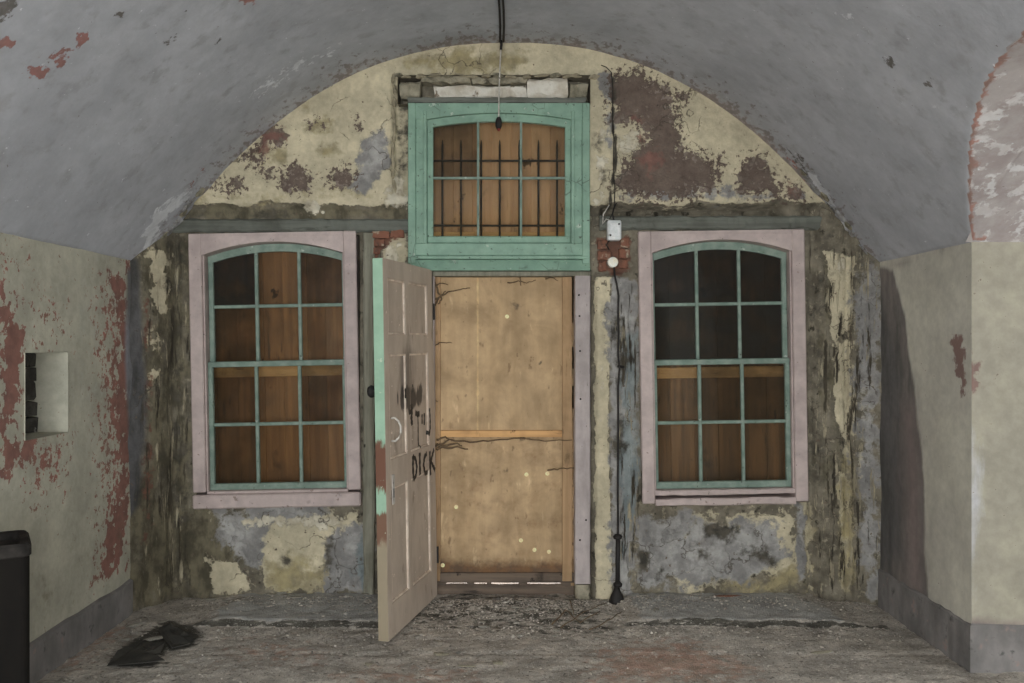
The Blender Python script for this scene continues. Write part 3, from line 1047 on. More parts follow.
# soffit of the cross arch beyond the right wall
px_ = np.linspace(XR - 0.03, 4.7, 60)
py_ = np.linspace(JAMB_Y2, JAMB_Y, 90)
X, Y = np.meshgrid(px_, py_, indexing='ij')
Zs = z_cross(Y) + 0.008 * (fbm(X * 4, Y * 4, 4, 15) - 0.5)
SA = {k: np.zeros_like(X) for k in ('scuff', 'red', 'chip', 'pale', 'edge')}
SA['soffit'] = np.ones_like(X)
SA['soffitgrey'] = 0.25 + 0.35 * fbm(X * 3, Y * 3, 3, 77)
sof = link('ceiling_passage', grid_mesh('ceiling_passage', np.stack((X, Y, Zs), -1), np.ones((59, 89), bool), SA, True), MAT_VAULT, smooth=True)
tag(sof, 'pink worn soffit of the side arch on the right', 'ceiling', kind='structure')

# ------------------------------------------------------------------ side walls
NY0, NY1, NZ0, NZ1 = -1.385, -0.99, 1.138, 1.543       # niche in the left wall
ys = lines(REAR_Y - 0.1, 0.1, 0.02, [NY0, NY1])
zz = lines(-0.06, SPRING + 0.10, 0.02, [NZ0, NZ1])
Y, Z = np.meshgrid(ys, zz, indexing='ij')
Xw = XL + 0.008 * (fbm(Y * 4, Z * 4, 4, 6) - 0.5) + 0.003 * (fbm(Y * 25, Z * 25, 3, 16) - 0.5)


def PL(polys, soft): return patch(Y, Z, [on_side(p, XL) for p in polys], soft * 1.8)


wl = fbm(Y * 3, Z * 3, 4, 26)
LA = {'red': np.maximum.reduce([
        PL([[(2, 287), (7, 308), (17, 304), (22, 331), (24, 355), (17, 388), (20, 402), (4, 422), (1, 429)],
            [(1, 440), (19, 445), (17, 470), (8, 488), (1, 470)], [(25, 440), (36, 440), (34, 458), (26, 456)]], 0.06),
        PL([[(110, 284), (128, 266), (134, 440), (126, 560), (104, 585), (101, 560), (116, 480), (113, 400), (116, 330)]], 0.07) * 0.88,
        S(-Y, 1.55, 1.75) * S(wl, 0.4, 0.6) * 0.8]),
      'sred': np.maximum.reduce([
        PL([[(30, 440), (64, 440), (58, 495), (30, 492)], [(96, 290), (118, 280), (116, 460), (96, 580), (98, 420)]], 0.1) * 0.52,
        PL([[(0, 250), (25, 250), (25, 300), (0, 300)], [(30, 300), (70, 310), (66, 348), (28, 345)]], 0.1) * 0.34]),
      'olive': PL([[(0, 600), (126, 520), (126, 590), (20, 640), (0, 660)]], 0.25) * 0.35,
      'stain': PL([[(127, 268), (150, 268), (160, 470), (140, 480), (129, 440), (125, 360)]], 0.035),
      'pale': PL([[(70, 250), (100, 256), (98, 480), (72, 480)]], 0.3) * 0.5}
keep = np.ones((len(ys) - 1, len(zz) - 1), bool)
YM, ZM = np.meshgrid((ys[:-1] + ys[1:]) / 2, (zz[:-1] + zz[1:]) / 2, indexing='ij')
keep &= ~((YM > NY0) & (YM < NY1) & (ZM > NZ0) & (ZM < NZ1))
ev, ef = [], []
nx = XL - 0.16
nb_ = nx - 0.07
for y in (NY0, NY1):
    quad((XL + 0.006, y, NZ0), (nb_, y, NZ0), (nb_, y, NZ1), (XL + 0.006, y, NZ1))
for z in (NZ0, NZ1):
    quad((XL + 0.006, NY0, z), (nb_, NY0, z), (nb_, NY1, z), (XL + 0.006, NY1, z))
wl_o = link('wall_left', grid_mesh('wall_left', np.stack((Xw, Y, Z), -1), keep, LA, False, (ev, ef)), MAT_LEFT, smooth=False)
tag(wl_o, 'left side wall of cream plaster peeling to red with a small square niche', 'wall', kind='structure')
# rough stones at the back of the niche
zc0 = NZ0
for h in (0.085, 0.075, 0.10, 0.07, 0.09):
    y0 = NY0
    while y0 < NY1 - 0.02:
        w_ = random.uniform(0.1, 0.18)
        y1 = min(y0 + w_, NY1)
        b = B()
        b.beam(nx - 0.05, nx + random.uniform(0.0, 0.02), y0 + 0.004, y1 - 0.004, zc0 + 0.004, min(zc0 + h, NZ1) - 0.004, 3, 0.005)
        b.obj('stone', NICHE, wl_o)
        y0 = y1
    zc0 += h
    if zc0 > NZ1 - 0.02: break
B().box(nx - 0.08, nx - 0.045, NY0 - 0.05, NY1 + 0.05, NZ0 - 0.05, NZ1 + 0.05).obj('niche_back', STONE, wl_o)

ys = lines(JAMB_Y, 0.1, 0.02, [])
ys[0] = JAMB_Y
zz = lines(-0.06, SPRING + 0.10, 0.02, [])
Y, Z = np.meshgrid(ys, zz, indexing='ij')
Xw = XR + 0.006 * (fbm(Y * 4, Z * 4, 4, 36) - 0.5) * S(Y - JAMB_Y, 0, 0.1)


def PR(polys, soft): return patch(Y, Z, [on_side(p, XR) for p in polys], soft * 1.8)


RA = {'cream': np.zeros_like(Y),
      'stain': PR([[(868, 262), (893, 270), (905, 320), (916, 400), (923, 480), (926, 560), (930, 640), (868, 640)]], 0.05),
      'pink': np.maximum(PR([[(900, 400), (916, 400), (924, 500), (924, 600), (905, 600)]], 0.10) * 0.75,
                         PR([[(880, 266), (962, 238), (964, 246), (890, 272)]], 0.03) * 0.6),
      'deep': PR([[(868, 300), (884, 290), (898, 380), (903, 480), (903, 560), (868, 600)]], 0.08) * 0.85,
      'brown': PR([[(950, 336), (964, 336), (966, 402), (958, 380)]], 0.035) * 0.9,
      'white': PR([[(962, 300), (966, 300), (966, 600), (962, 600)]], 0.03) * 0.3}
wr_o = link('wall_right', grid_mesh('wall_right', np.stack((Xw, Y, Z), -1), np.ones((len(ys) - 1, len(zz) - 1), bool), RA, True), MAT_RIGHT, smooth=True)
tag(wr_o, 'right side wall of pale plaster with a broad damp stain', 'wall', kind='structure')


def plain_wall(name, label, mat, fn, n1, n2, attrs=None, flip=False):
    a, b = np.meshgrid(n1, n2, indexing='ij')
    at = attrs(a, b) if attrs else {}
    o = link(name, grid_mesh(name, np.stack(fn(a, b), -1), np.ones((len(n1) - 1, len(n2) - 1), bool), at, flip), mat, smooth=True)
    return tag(o, label, 'wall', kind='structure')


JD = DIST + JAMB_Y


def jx(px): return (px - 512) * JD / FPX
def jz(py): return EYE + (341.5 - py) * JD / FPX


def jamb_attrs(a, b):
    jp = lambda pts: [(jx(p), jz(q)) for p, q in pts]
    return {'cream': np.ones_like(a) * 0.9,
            'brown': np.maximum(patch(a, b, [jp([(962, 336), (976, 360), (984, 368), (978, 392), (964, 400)])], 0.05) * 0.75, 0),
            'white': patch(a, b, [jp([(966, 400), (978, 430), (980, 520), (974, 600), (966, 640)])], 0.05) * 0.75,
            'pink': patch(a, b, [jp([(966, 618), (1040, 618), (1040, 634), (966, 634)])], 0.04) * 0.7,
            'stain': np.zeros_like(a), 'deep': np.zeros_like(a)}


plain_wall('wall_passage_far', 'cream plastered jamb of the side arch on the right', MAT_RIGHT, lambda a, b: (a, np.full_like(a, JAMB_Y), b),
           np.arange(XR, 4.72, 0.02), np.arange(-0.06, SPRING + 0.03, 0.02), jamb_attrs)
plain_wall('wall_passage_near', 'near jamb of the side arch on the right', MAT_RIGHT, lambda a, b: (a, np.full_like(a, JAMB_Y2), b),
           np.arange(XR, 4.8, 0.1), np.arange(-0.06, SPRING + 0.1, 0.1), None, True)
pe = B()
pe.box(4.65, 4.74, JAMB_Y2 - 0.1, PW[0], -0.06, 2.8)
pe.box(4.65, 4.74, PW[1], JAMB_Y + 0.1, -0.06, 2.8)
pe.box(4.65, 4.74, PW[0], PW[1], -0.06, PW[2])
pe.box(4.65, 4.74, PW[0], PW[1], PW[3], 2.8)
tag(pe.obj('wall_passage_end', MAT_RIGHT), 'plastered wall closing the side passage, with a window opening added for light', 'wall', kind='structure')
plain_wall('wall_right_near', 'right side wall near the added archway', MAT_RIGHT, lambda a, b: (np.full_like(a, XR), a, b),
           np.append(np.arange(REAR_Y - 0.1, JAMB_Y2, 0.1), JAMB_Y2), np.append(np.arange(-0.06, SPRING, 0.1), SPRING + 0.10), None, True)
rw = B()
rw.box(-2.5, RW[0], REAR_Y, REAR_Y + 0.3, -0.06, 3.5)
rw.box(RW[1], 2.5, REAR_Y, REAR_Y + 0.3, -0.06, 3.5)
rw.box(RW[0], RW[1], REAR_Y, REAR_Y + 0.3, RW[3], 3.5)
tag(rw.obj('wall_rear', MAT_LEFT), 'unseen rear wall with an open archway added to let in daylight', 'wall', kind='structure')


# skirtings: rough cement bands
def skirting(name, label, path, h, t, parent=None):
    """path of (x,y), offset inward by t along the local normal list"""
    b = B()
    n = len(path)
    vs_ = []
    for (x, y, nx_, ny_) in path:
        hh = h + random.uniform(-0.006, 0.006)
        tt = t + random.uniform(-0.002, 0.002)
        vs_.append([b.bm.verts.new((x, y, -0.06)), b.bm.verts.new((x + nx_ * tt, y + ny_ * tt, -0.06)),
                    b.bm.verts.new((x + nx_ * tt, y + ny_ * tt, hh - 0.008)), b.bm.verts.new((x + nx_ * tt * 0.3, y + ny_ * tt * 0.3, hh)),
                    b.bm.verts.new((x, y, hh))])
    for i in range(n - 1):
        for k in range(4):
            b.bm.faces.new((vs_[i][k], vs_[i + 1][k], vs_[i + 1][k + 1], vs_[i][k + 1]))
    b.bm.faces.new(vs_[0])
    b.bm.faces.new(vs_[-1][::-1])
    return tag(b.obj(name, MAT_SKIRT), label, 'skirting', kind='structure')


skirting('baseboard_left', 'grey cement skirting along the left wall', [(XL, y, 1, 0) for y in np.linspace(-0.26, REAR_Y, 60)], 0.195, 0.022)
skirting('baseboard_right', 'grey cement skirting round the foot of the right wall and jamb',
         [(XR, y, -1, 0) for y in np.linspace(-0.06, JAMB_Y + 0.02, 24)] + [(XR, JAMB_Y, -0.9, -0.9)] + [(x, JAMB_Y, 0, -1) for x in np.linspace(XR + 0.03, 4.6, 16)], 0.228, 0.012)


# ------------------------------------------------------------------ windows
def arc(hw, zside, zcrown, x): return zside + (zcrown - zside) * (1 - (x / hw) ** 2)


def sash_panes(sash, xcols, zrows, y, top=None, mats=None, mun=0.0105, bar_mat=None):
    """glazing bars and panes of one sash; xcols / zrows are the clear edges; top(x) bends the head"""
    nxp, nzp = len(xcols) - 1, len(zrows) - 1
    for i in range(1, nxp):
        x = xcols[i]
        zt = zrows[-1] if top is None else top(x)
        B().box(x - mun, x + mun, y - 0.012, y + 0.016, zrows[0] - 0.003, zt + 0.004, 0.004).obj('glazing_bar', bar_mat, sash)
    for j in range(1, nzp):
        z = zrows[j]
        B().box(xcols[0] - 0.003, xcols[-1] + 0.003, y - 0.010, y + 0.015, z - mun, z + mun, 0.004).obj('glazing_bar', bar_mat, sash)
    for i in range(nxp):
        for j in range(nzp):
            x0, x1 = xcols[i], xcols[i + 1]
            z0, z1 = zrows[j], zrows[j + 1]
            poly = [(x0, z0), (x1, z0)]
            if top is not None and j == nzp - 1:
                poly += [(x1 + (x0 - x1) * k / 6, top(x1 + (x0 - x1) * k / 6)) for k in range(7)]
            else: poly += [(x1, z1), (x0, z1)]
            B().prism(poly, y + 0.004, y + 0.007).obj('pane', mats(i, j), sash)


def big_window(n, label, cpx, zbot, w, h, tilt, mats_up, mats_lo, board_mat, batten_z, broken):
    """box frame in pink, two green sashes, boards nailed up outside; local origin at the foot of the frame"""
    root = empty('window_%d' % n, (wx(cpx), 0, zbot), (0, math.radians(tilt), 0))
    tag(root, label, 'window', kind='structure')
    hw = w / 2
    fw = 0.080
    iw = hw - fw                      # half width inside the frame
    f0, f1 = 0.0, 0.18
    sill = 0.10
    arch = lambda x: arc(iw, h - 0.135, h - 0.058, x)
    for s in (-1, 1):
        B().box(min(s * hw, s * iw), max(s * hw, s * iw), f0, f1, sill if not broken else sill * 0.2, h, 0.006).obj('frame_jamb', PINK, root)
        B().box(min(s * iw, s * (iw - 0.010)), max(s * iw, s * (iw - 0.010)), f0 + 0.02, f0 + 0.055, sill, h - 0.13, 0.003).obj('stop_bead', PINK, root)
    N = 20
    poly = [(-iw, h - 0.002), (-iw, arch(iw))] + [(-iw + 2 * iw * k / N, arch(-iw + 2 * iw * k / N)) for k in range(1, N)] + [(iw, arch(iw)), (iw, h - 0.002)]
    B().prism(poly, f0 + 0.004, f1).obj('frame_head', PINK, root)
    if broken:
        B().beam(-iw, iw, f0 + 0.01, f1, 0.068, sill, 14, 0.003).obj('window_sill', PINK, root)
        B().beam(-iw, iw, f0 - 0.004, f1 - 0.02, 0.006, 0.050, 14, 0.003).obj('window_sill', PINK, root)
    else:
        B().box(-hw - 0.0, hw, f0 - 0.012, f1, 0.0, sill * 0.86, 0.008).obj('window_sill', PINK, root)
        B().box(-iw, iw, f0 + 0.015, f1, sill * 0.86, sill + 0.004, 0.004).obj('sill_bead', PINK, root)
    # sashes
    zm = h * 0.521
    st = 0.031
    y1, y2 = 0.085, 0.127             # lower sash in front, upper behind
    for name, z0, z1, y, top, mats in (('upper_sash', zm - 0.015, None, y2, arch, mats_up), ('lower_sash', sill, zm + 0.018, y1, None, mats_lo)):
        b = B()
        xo = iw - 0.002
        if top is None:
            b.box(-xo, xo, y - 0.018, y + 0.02, z0, z0 + 0.042, 0.004)
            b.box(-xo, xo, y - 0.018, y + 0.02, z1 - 0.034, z1, 0.004)
            zr = [z0 + 0.042, (z0 + 0.042 + z1 - 0.034) / 2 + 0.004, z1 - 0.034]
            inner = None
            zj = z1 - 0.02
        else:
            b.box(-xo, xo, y - 0.018, y + 0.02, z0, z0 + 0.034, 0.004)
            inner = lambda x: arc(iw, h - 0.182, h - 0.108, x)
            poly = [(-xo + 2 * xo * k / N, arch(-xo + 2 * xo * k / N) - 0.002) for k in range(N + 1)]
            poly += [(xo - 2 * xo * k / N, inner(xo - 2 * xo * k / N)) for k in range(N + 1)]
            b.prism(poly, y - 0.018, y + 0.02)
            ztop = inner(0)
            zr = [z0 + 0.034, z0 + 0.034 + (h * 0.735 - z0 - 0.034), ztop]
            zj = inner(xo) + 0.02
        for s in (-1, 1):
            b.box(min(s * xo, s * (xo - st)), max(s * xo, s * (xo - st)), y - 0.017, y + 0.019, z0 + 0.01, zj, 0.004)
        sash = b.obj(name, TEAL_SASH, root)
        c = xo - st
        sash_panes(sash, [-c, -c / 3, c / 3, c], zr, y, inner, mats, bar_mat=TEAL_SASH)
    # boards outside
    xb, nb = -hw - 0.06, 0
    while xb < hw + 0.04:
        bw = random.uniform(0.12, 0.17)
        yb = 0.242 + 0.012 * (nb % 2)
        nb += 1
        B().box(xb - 0.004, xb + bw, yb, yb + 0.012, -0.04, h + 0.05, 0.002).obj('board', board_mat, root)
        xb += bw
    B().box(-hw - 0.02, hw + 0.02, 0.205, 0.2405, batten_z - 0.035, batten_z + 0.035, 0.003).obj('batten', BATTEN, root)
    return root


def px_h(a, b): return (b - a) / SC


def m_up_l(i, j): return GLASS_DIRTY if (i, j) in ((0, 1),) else (GLASS_MID if (i, j) in ((2, 1), (0, 0)) else GLASS)
def m_lo_l(i, j): return GLASS_MID if (i, j) in ((0, 1), (2, 1), (0, 0)) else GLASS
def m_up_r(i, j): return GLASS_DIRTY
def m_lo_r(i, j): return GLASS_MID if (i, j) in ((2, 1), (1, 1)) else GLASS


W1 = big_window(1, 'left arched sash window with pale pink frame and brown boards behind the glass', 277, wz(507.5), px_h(193, 361), px_h(232, 507.5), -1.1,
                m_up_l, m_lo_l, BOARD_L, px_h(372, 507.5), False)
W2 = big_window(2, 'right arched sash window with sooty dark panes and split pink sill', 725.8, wz(506), px_h(641.5, 808), px_h(230, 506), -0.9,
                m_up_r, m_lo_r, BOARD_R, px_h(373.5, 506), True)

# transom light over the door
W3 = empty('window_3', (wx(499), 0, wz(272)))
tag(W3, 'green transom window above the door with iron bars behind its panes', 'window', kind='structure')
q = lambda px: (px - 499) / SC
zq = lambda py: (272 - py) / SC
f0 = -0.03
for s in (-1, 1):
    e = lambda v: s * v / SC
    def side(a, b, y0, y1, z0, z1, name, bev=0.004):
        B().box(min(e(a), e(b)), max(e(a), e(b)), y0, y1, z0, z1, bev).obj(name, TEAL, W3)
    side(90.5, 83, f0, 0.12, zq(264), zq(104), 'casing')
    side(83, 73, f0 + 0.014, 0.12, zq(244), zq(104), 'frame_jamb')
    side(75.5, 72, f0 + 0.004, 0.10, zq(244), zq(112), 'stop_bead', 0.003)
N = 20
xi = 72 / SC
archt = lambda x: arc(xi, zq(120), zq(113.5), x)
archi = lambda x: arc(xi, zq(127.5), zq(121), x)
B().prism([(-83 / SC, zq(104)), (-83 / SC, zq(120))] + [(-xi + 2 * xi * k / N, archt(-xi + 2 * xi * k / N)) for k in range(N + 1)] + [(83 / SC, zq(120)), (83 / SC, zq(104))],
          f0 + 0.01, 0.12).obj('frame_head', TEAL, W3)
b = B()
b.prism([(-xi + 2 * xi * k / N, archt(-xi + 2 * xi * k / N) - 0.001) for k in range(N + 1)] + [(xi - 2 * xi * k / N, archi(xi - 2 * xi * k / N)) for k in range(N + 1)], 0.005, 0.045)
for s in (-1, 1):
    b.box(min(s * xi, s * 66 / SC), max(s * xi, s * 66 / SC), 0.006, 0.044, zq(243), zq(121), 0.004)
b.box(-xi, xi, 0.0, 0.045, zq(243.5), zq(236), 0.008)
sash = b.obj('sash', TEAL, W3)
cc = 66 / SC
sash_panes(sash, [-cc, q(478), q(521), cc], [zq(236), zq(177.5), zq(121)], 0.022, archi, lambda i, j: GLASS_MID if (i, j) == (0, 1) else GLASS, 0.0075, TEAL_SASH)
B().box(-85 / SC, 85 / SC, f0 + 0.006, 0.12, zq(256), zq(243.5), 0.005).obj('transom_rail', TEAL, W3)
B().box(-85 / SC, 90 / SC, f0 - 0.004, 0.12, zq(259.5), zq(256.3), 0.004).obj('transom_bead', TEAL, W3)
b = B()
b.prism([(-88 / SC, zq(271)), (90.5 / SC, zq(271)), (90.5 / SC, zq(260)), (-88 / SC, zq(260))], f0 + 0.02, 0.20)
for v in b.bm.verts:
    if v.co.y < 0 and v.co.z < zq(266): v.co.y -= 0.035          # lower rail leans out like a drip
b.obj('weather_board', TEAL, W3)
B().box(-89 / SC, 92 / SC, 0.0, 0.20, zq(276), zq(271.4), 0.003).obj('door_stop', POST, W3)
for i, px in enumerate((441, 460, 480.5, 499.5, 519.5, 539, 558)):
    B().tube([(q(px), 0.11, zq(240)), (q(px), 0.11, zq(142)), (q(px), 0.11, zq(136))], [0.0068, 0.0068, 0.0025], 8).obj('iron_bar', IRON, W3)
for py in (157.5, 223.5):
    B().box(-70 / SC, 70 / SC, 0.098, 0.106, zq(py + 1.05), zq(py - 1.05), 0.002).obj('iron_crossbar', IRON, W3)
xb = -0.56
for nb, bw in enumerate((0.15, 0.12, 0.12, 0.125, 0.12, 0.13, 0.12, 0.12, 0.16)):
    B().box(xb - 0.004, xb + bw, 0.185 + 0.012 * (nb % 2), 0.197 + 0.012 * (nb % 2), zq(250), zq(98), 0.003).obj('board', BOARD_T, W3)
    xb += bw
B().box(-0.5, 0.5, 0.145, 0.184, zq(236.5), zq(229), 0.003).obj('batten', BATTEN, W3)

# ------------------------------------------------------------------ doorway: frame, boarding, open door
fr = empty('trim_1', (wx(505), 0, 0))
tag(fr, 'worn mauve timber door frame round the boarded doorway', 'door frame', kind='structure')
ox = wx(505)
B().beam(wx(574.8) - ox, wx(590.5) - ox, 0.0, 0.12, wz(584), wz(275.5), 30, 0.0015, axis='z', bev=0.06).obj('frame_jamb', PURPLE, fr)
B().beam(wx(575.5) - ox, wx(591) - ox, 0.0, 0.12, -0.05, wz(585), 4, 0.003, axis='z').obj('frame_foot', STONE, fr)
B().beam(wx(425.5) - ox, wx(434) - ox, 0.012, 0.12, -0.05, wz(272), 30, 0.0015, axis='z', bev=0.06).obj('frame_jamb', PURPLE, fr)
B().beam(wx(425) - ox, wx(592) - ox, 0.11, 0.28, -0.05, wz(589.5), 20, 0.003).obj('threshold', RAILWOOD, fr)

for px, py in ((579, 295), (579.5, 316), (580, 351), (580.5, 399), (586, 520), (580, 540)):
    B().lathe([(0.006, 0.004), (0.006, -0.003), (0.003, -0.005)], 8, 'y', (wx(px) - wx(505), 0.0, wz(py))).obj('nail', IRON, fr)

pb = empty('plywood_boarding', (wx(505), 0.12, wz(588)))
tag(pb, 'stained plywood sheets with battens closing the doorway', 'boarding')


def ply_sheet(x0, x1, y0, y1, z0, z1, damp):
    gx, gz = np.linspace(x0, x1, 30), np.linspace(z0, z1, 36)
    a, b_ = np.meshgrid(gx, gz, indexing='ij')
    at = {'damp': damp * (np.clip(1.05 - (b_ - z0) / 0.16, 0, 1) * 0.85 + 0.32) + 0.0 * a,
          'mould': np.maximum.reduce([0.36 * np.exp(-((a - x0) / 0.05) ** 2) + 0.0 * b_, 0.36 * np.exp(-((a - x1) / 0.05) ** 2), 0.34 * np.exp(-((b_ - z1) / 0.05) ** 2), 0.55 * damp * np.exp(-((a - x0 - 0.43) / 0.05) ** 2 - ((b_ - z1 + 0.23) / 0.03) ** 2), 0.62 * np.exp(-((a - x0) / 0.10) ** 2 - ((b_ - z1) / 0.06) ** 2), 0.75 * damp * np.clip(1 - (b_ - z0) / 0.05, 0, 1),
                                      (1 - damp) * 0.5 * np.exp(-((a - x0) / 0.12) ** 2 - ((b_ - z0) / 0.09) ** 2),
                                      (1 - damp) * 0.48 * np.exp(-((a - x0 - 0.52) / 0.06) ** 2 - ((b_ - z1 + 0.24) / 0.05) ** 2),
                                      (1 - damp) * 0.6 * np.exp(-((a - x0 - 0.67) / 0.012) ** 2 - ((b_ - z1 + 0.60) / 0.02) ** 2)]),
          'drip': (1 - damp) * 0.6 * np.exp(-((a - x0 - 0.27) / 0.009) ** 2)}
    co_ = np.stack((a, np.full_like(a, y0), b_), -1)
    ev_ = [(x0, y0, z0), (x1, y0, z0), (x1, y1, z0), (x0, y1, z0), (x0, y0, z1), (x1, y0, z1), (x1, y1, z1), (x0, y1, z1)]
    ef_ = [(0, 3, 2, 1), (4, 5, 6, 7), (0, 4, 7, 3), (1, 2, 6, 5), (3, 7, 6, 2)]
    me = grid_mesh('sheet', co_, np.ones((29, 35), bool), at, False, (ev_, ef_))
    return link('sheet', me, PLY, pb)


bx = lambda px: wx(px, 0.1) - wx(505)
bz = lambda py: wz(py, 0.1) - wz(588)
ply_sheet(bx(434), bx(574.5), 0.0, 0.018, bz(434), bz(268), 0.0)
ply_sheet(bx(434), bx(574.2), 0.003, 0.021, bz(583.6), bz(434.2), 1.0)
B().box(bx(440.5), bx(562), -0.028, -0.001, bz(437), bz(430.5), 0.002).obj('batten', BATTEN, pb)
B().box(bx(433), bx(440.3), -0.026, -0.001, bz(581), bz(276), 0.002).obj('batten', BATTEN_Z, pb)
B().box(bx(562.3), bx(572), -0.028, -0.001, bz(581), bz(276), 0.002).obj('batten', BATTEN_Z, pb)
for c0, c1 in ((268, 323), (347, 369), (386, 409), (470, 480), (560, 590)):  # strips added to block parts of the daylight slit beside the jamb
    B().box(bx(571), bx(577), 0.0, 0.012, bz(c1), bz(c0), 0.001).obj('slit_blocker', BATTEN_Z, pb)
for c0, c1 in ((434, 446), (467, 474), (487, 491), (519, 527), (561, 575)):  # pieces added to break up the daylight slit under the sheet
    B().beam(bx(c0), bx(c1), 0.002, 0.024, bz(589), bz(582.5), 3, 0.002).obj('slit_blocker', RAILWOOD, pb)
B().beam(bx(440), bx(574), -0.024, -0.001, bz(582.4), bz(573), 14, 0.002).obj('bottom_rail', RAILWOOD, pb)
for px, py in ((507, 316.5), (526.5, 475), (547.5, 474), (456, 507.5), (534.5, 550.5), (549, 552.5), (442.5, 566), (521, 541)):
    o = B().lathe([(0.013, 0.0), (0.013, -0.003), (0.006, -0.004), (0.005, -0.007)], 14, 'y', (bx(px), 0.0, bz(py))).obj('washer', WASHER, pb)

# the open door
HX, HY = wx(437.5), -0.005
ang = math.atan2(-0.84, -0.185)
D = empty('door_1', (HX, HY, 0.03), (Matrix.Rotation(math.radians(-0.9), 3, 'Y') @ Matrix.Rotation(ang, 3, 'Z')).to_euler())
tag(D, 'open panelled wooden door in drab pink with black graffiti and green edge', 'door', kind='structure')
DW, DH, DT = 0.86, 2.007, 0.056
# local: x from hinge to free edge, +y is the face the camera sees (rotated), z up
s0, s1, mu0, mu1 = 0.115, 0.79, 0.455, 0.515
rails = [(0.0, 0.18), (0.79, 0.94), (1.50, 1.605), (1.905, DH)]
fy0, fy1 = -DT, 0.0
b = lambda *a, **k: B().box(*a, **k)
b(0, s0, fy0, fy1, 0, DH, bev=0.002).obj('stile', DOORPAINT, D)
b(s1, DW - 0.004, fy0 + 0.003, fy1, 0, DH, bev=0.002).obj('stile', DOORPAINT, D)
for z0, z1 in rails: b(s0, s1, fy0, fy1, z0, z1).obj('rail', DOORPAINT, D)
for z0, z1 in ((0.18, 0.79), (0.94, 1.50), (1.605, 1.905)):
    b(mu0, mu1, fy0, fy1, z0, z1).obj('mullion', DOORPAINT, D)
    for x0, x1 in ((s0, mu0), (mu1, s1)):
        p = b(x0, x1, fy0 + 0.012, fy1 - 0.012, z0, z1).obj('panel', DOORPAINT, D)
        mo = B()
        w_ = 0.012
        for c in ((x0, x0 + w_, z0, z1), (x1 - w_, x1, z0, z1), (x0 + w_, x1 - w_, z0, z0 + w_), (x0 + w_, x1 - w_, z1 - w_, z1)):
            mo.box(c[0], c[1], fy1 - 0.013, fy1 - 0.002, c[2], c[3], 0.003)
        mo.obj('moulding', MOULD, p)
b(DW - 0.004, DW, fy0 + 0.001, fy1 - 0.001, 0.002, DH - 0.002).obj('door_edge', DOOREDGE, D)


def face_y(x, z):
    for z0, z1 in ((0.18, 0.79), (0.94, 1.50), (1.605, 1.905)):
        for x0, x1 in ((s0, mu0), (mu1, s1)):
            if x0 + .012 < x < x1 - .012 and z0 + .012 < z < z1 - .012: return fy1 - 0.012
    return fy1


hz_ = 1.10
B().tube([(0.765, 0.0, hz_ - 0.06), (0.765, 0.02, hz_ - 0.062), (0.765, 0.04, hz_ - 0.045), (0.765, 0.052, hz_ - 0.015), (0.765, 0.052, hz_ + 0.015),
          (0.765, 0.04, hz_ + 0.045), (0.765, 0.02, hz_ + 0.062), (0.765, 0.0, hz_ + 0.06)], 0.006, 8).obj('pull_handle', CORD, D, True)
pl = B().box(0.735, 0.775, 0.0, 0.004, 0.70, 0.86, 0.002).obj('lock_plate', painted('dull_plate', G(150, 146, 140), G(128, 122, 116), G(90, 80, 72), G(60, 54, 50), 20), D)
B().box(0.75, 0.76, 0.003, 0.0055, 0.735, 0.785, 0.001).obj('keyhole', IRON, pl)
B().lathe([(0.012, -DT), (0.012, -DT - 0.02), (0.030, -DT - 0.026), (0.034, -DT - 0.042), (0.026, -DT - 0.055), (0.008, -DT - 0.058)], 16, 'y', (0.80, 0, 1.305)).obj('door_knob', IRON, D, True)
for z in (0.25, 1.75):
    B().tube([(-0.004, 0.004, z - 0.05), (-0.004, 0.004, z + 0.05)], 0.007, 8).obj('hinge', IRON, D)

# graffiti: brush strokes lying on the door face.  g = distance from the hinge, z = height on the leaf
def T_of(px):
    lo, hi = 0.0, 1.0
    for _ in range(30):
        t = (lo + hi) / 2
        X_, Y_ = HX - 0.185 * t, HY - 0.84 * t
        if 512 + X_ * FPX / (DIST + Y_) > px: lo = t
        else: hi = t
    return t


def door_pt(px, py):
    t = T_of(px + 2.4)
    d = DIST + HY - 0.84 * t
    return t * DW, EYE + (341.5 - py) * d / FPX - 0.03


strokes = [
    ([(412.2, 404), (412.4, 410), (412.0, 418), (412.4, 425)], 0.020),
    ([(409.5, 412), (414.5, 411)], 0.014),
    ([(417.8, 412.5), (420, 414), (422, 413.5)], 0.018), ([(420.2, 413), (420.4, 425), (420.2, 440), (420.5, 448)], 0.009),
    ([(424.4, 414), (424.3, 424)], 0.011), ([(426.6, 413), (426.4, 425)], 0.012),
    ([(430.0, 408), (430.4, 418), (430.3, 428), (429.4, 434), (428.0, 432)], 0.013),
    ([(413.0, 455.5), (412.8, 466), (413.2, 480)], 0.017), ([(412.8, 456), (415.6, 459), (416.6, 467), (415.6, 475), (413.0, 480)], 0.015),
    ([(419.6, 452.5), (419.5, 465), (419.8, 477)], 0.018),
    ([(426.6, 453), (424.2, 457), (423.2, 465), (424.6, 473), (427.2, 472)], 0.016),
    ([(429.6, 451), (429.6, 462), (430.0, 475)], 0.016), ([(433.8, 449), (431.8, 456), (430.2, 462)], 0.015), ([(430.4, 461), (432.6, 466), (434.6, 470)], 0.015),
    ([(412.8, 480), (412.9, 493)], 0.005), ([(406.5, 388), (406.6, 398)], 0.016), ([(415.5, 384), (415.5, 392)], 0.008),
]
gb = B()
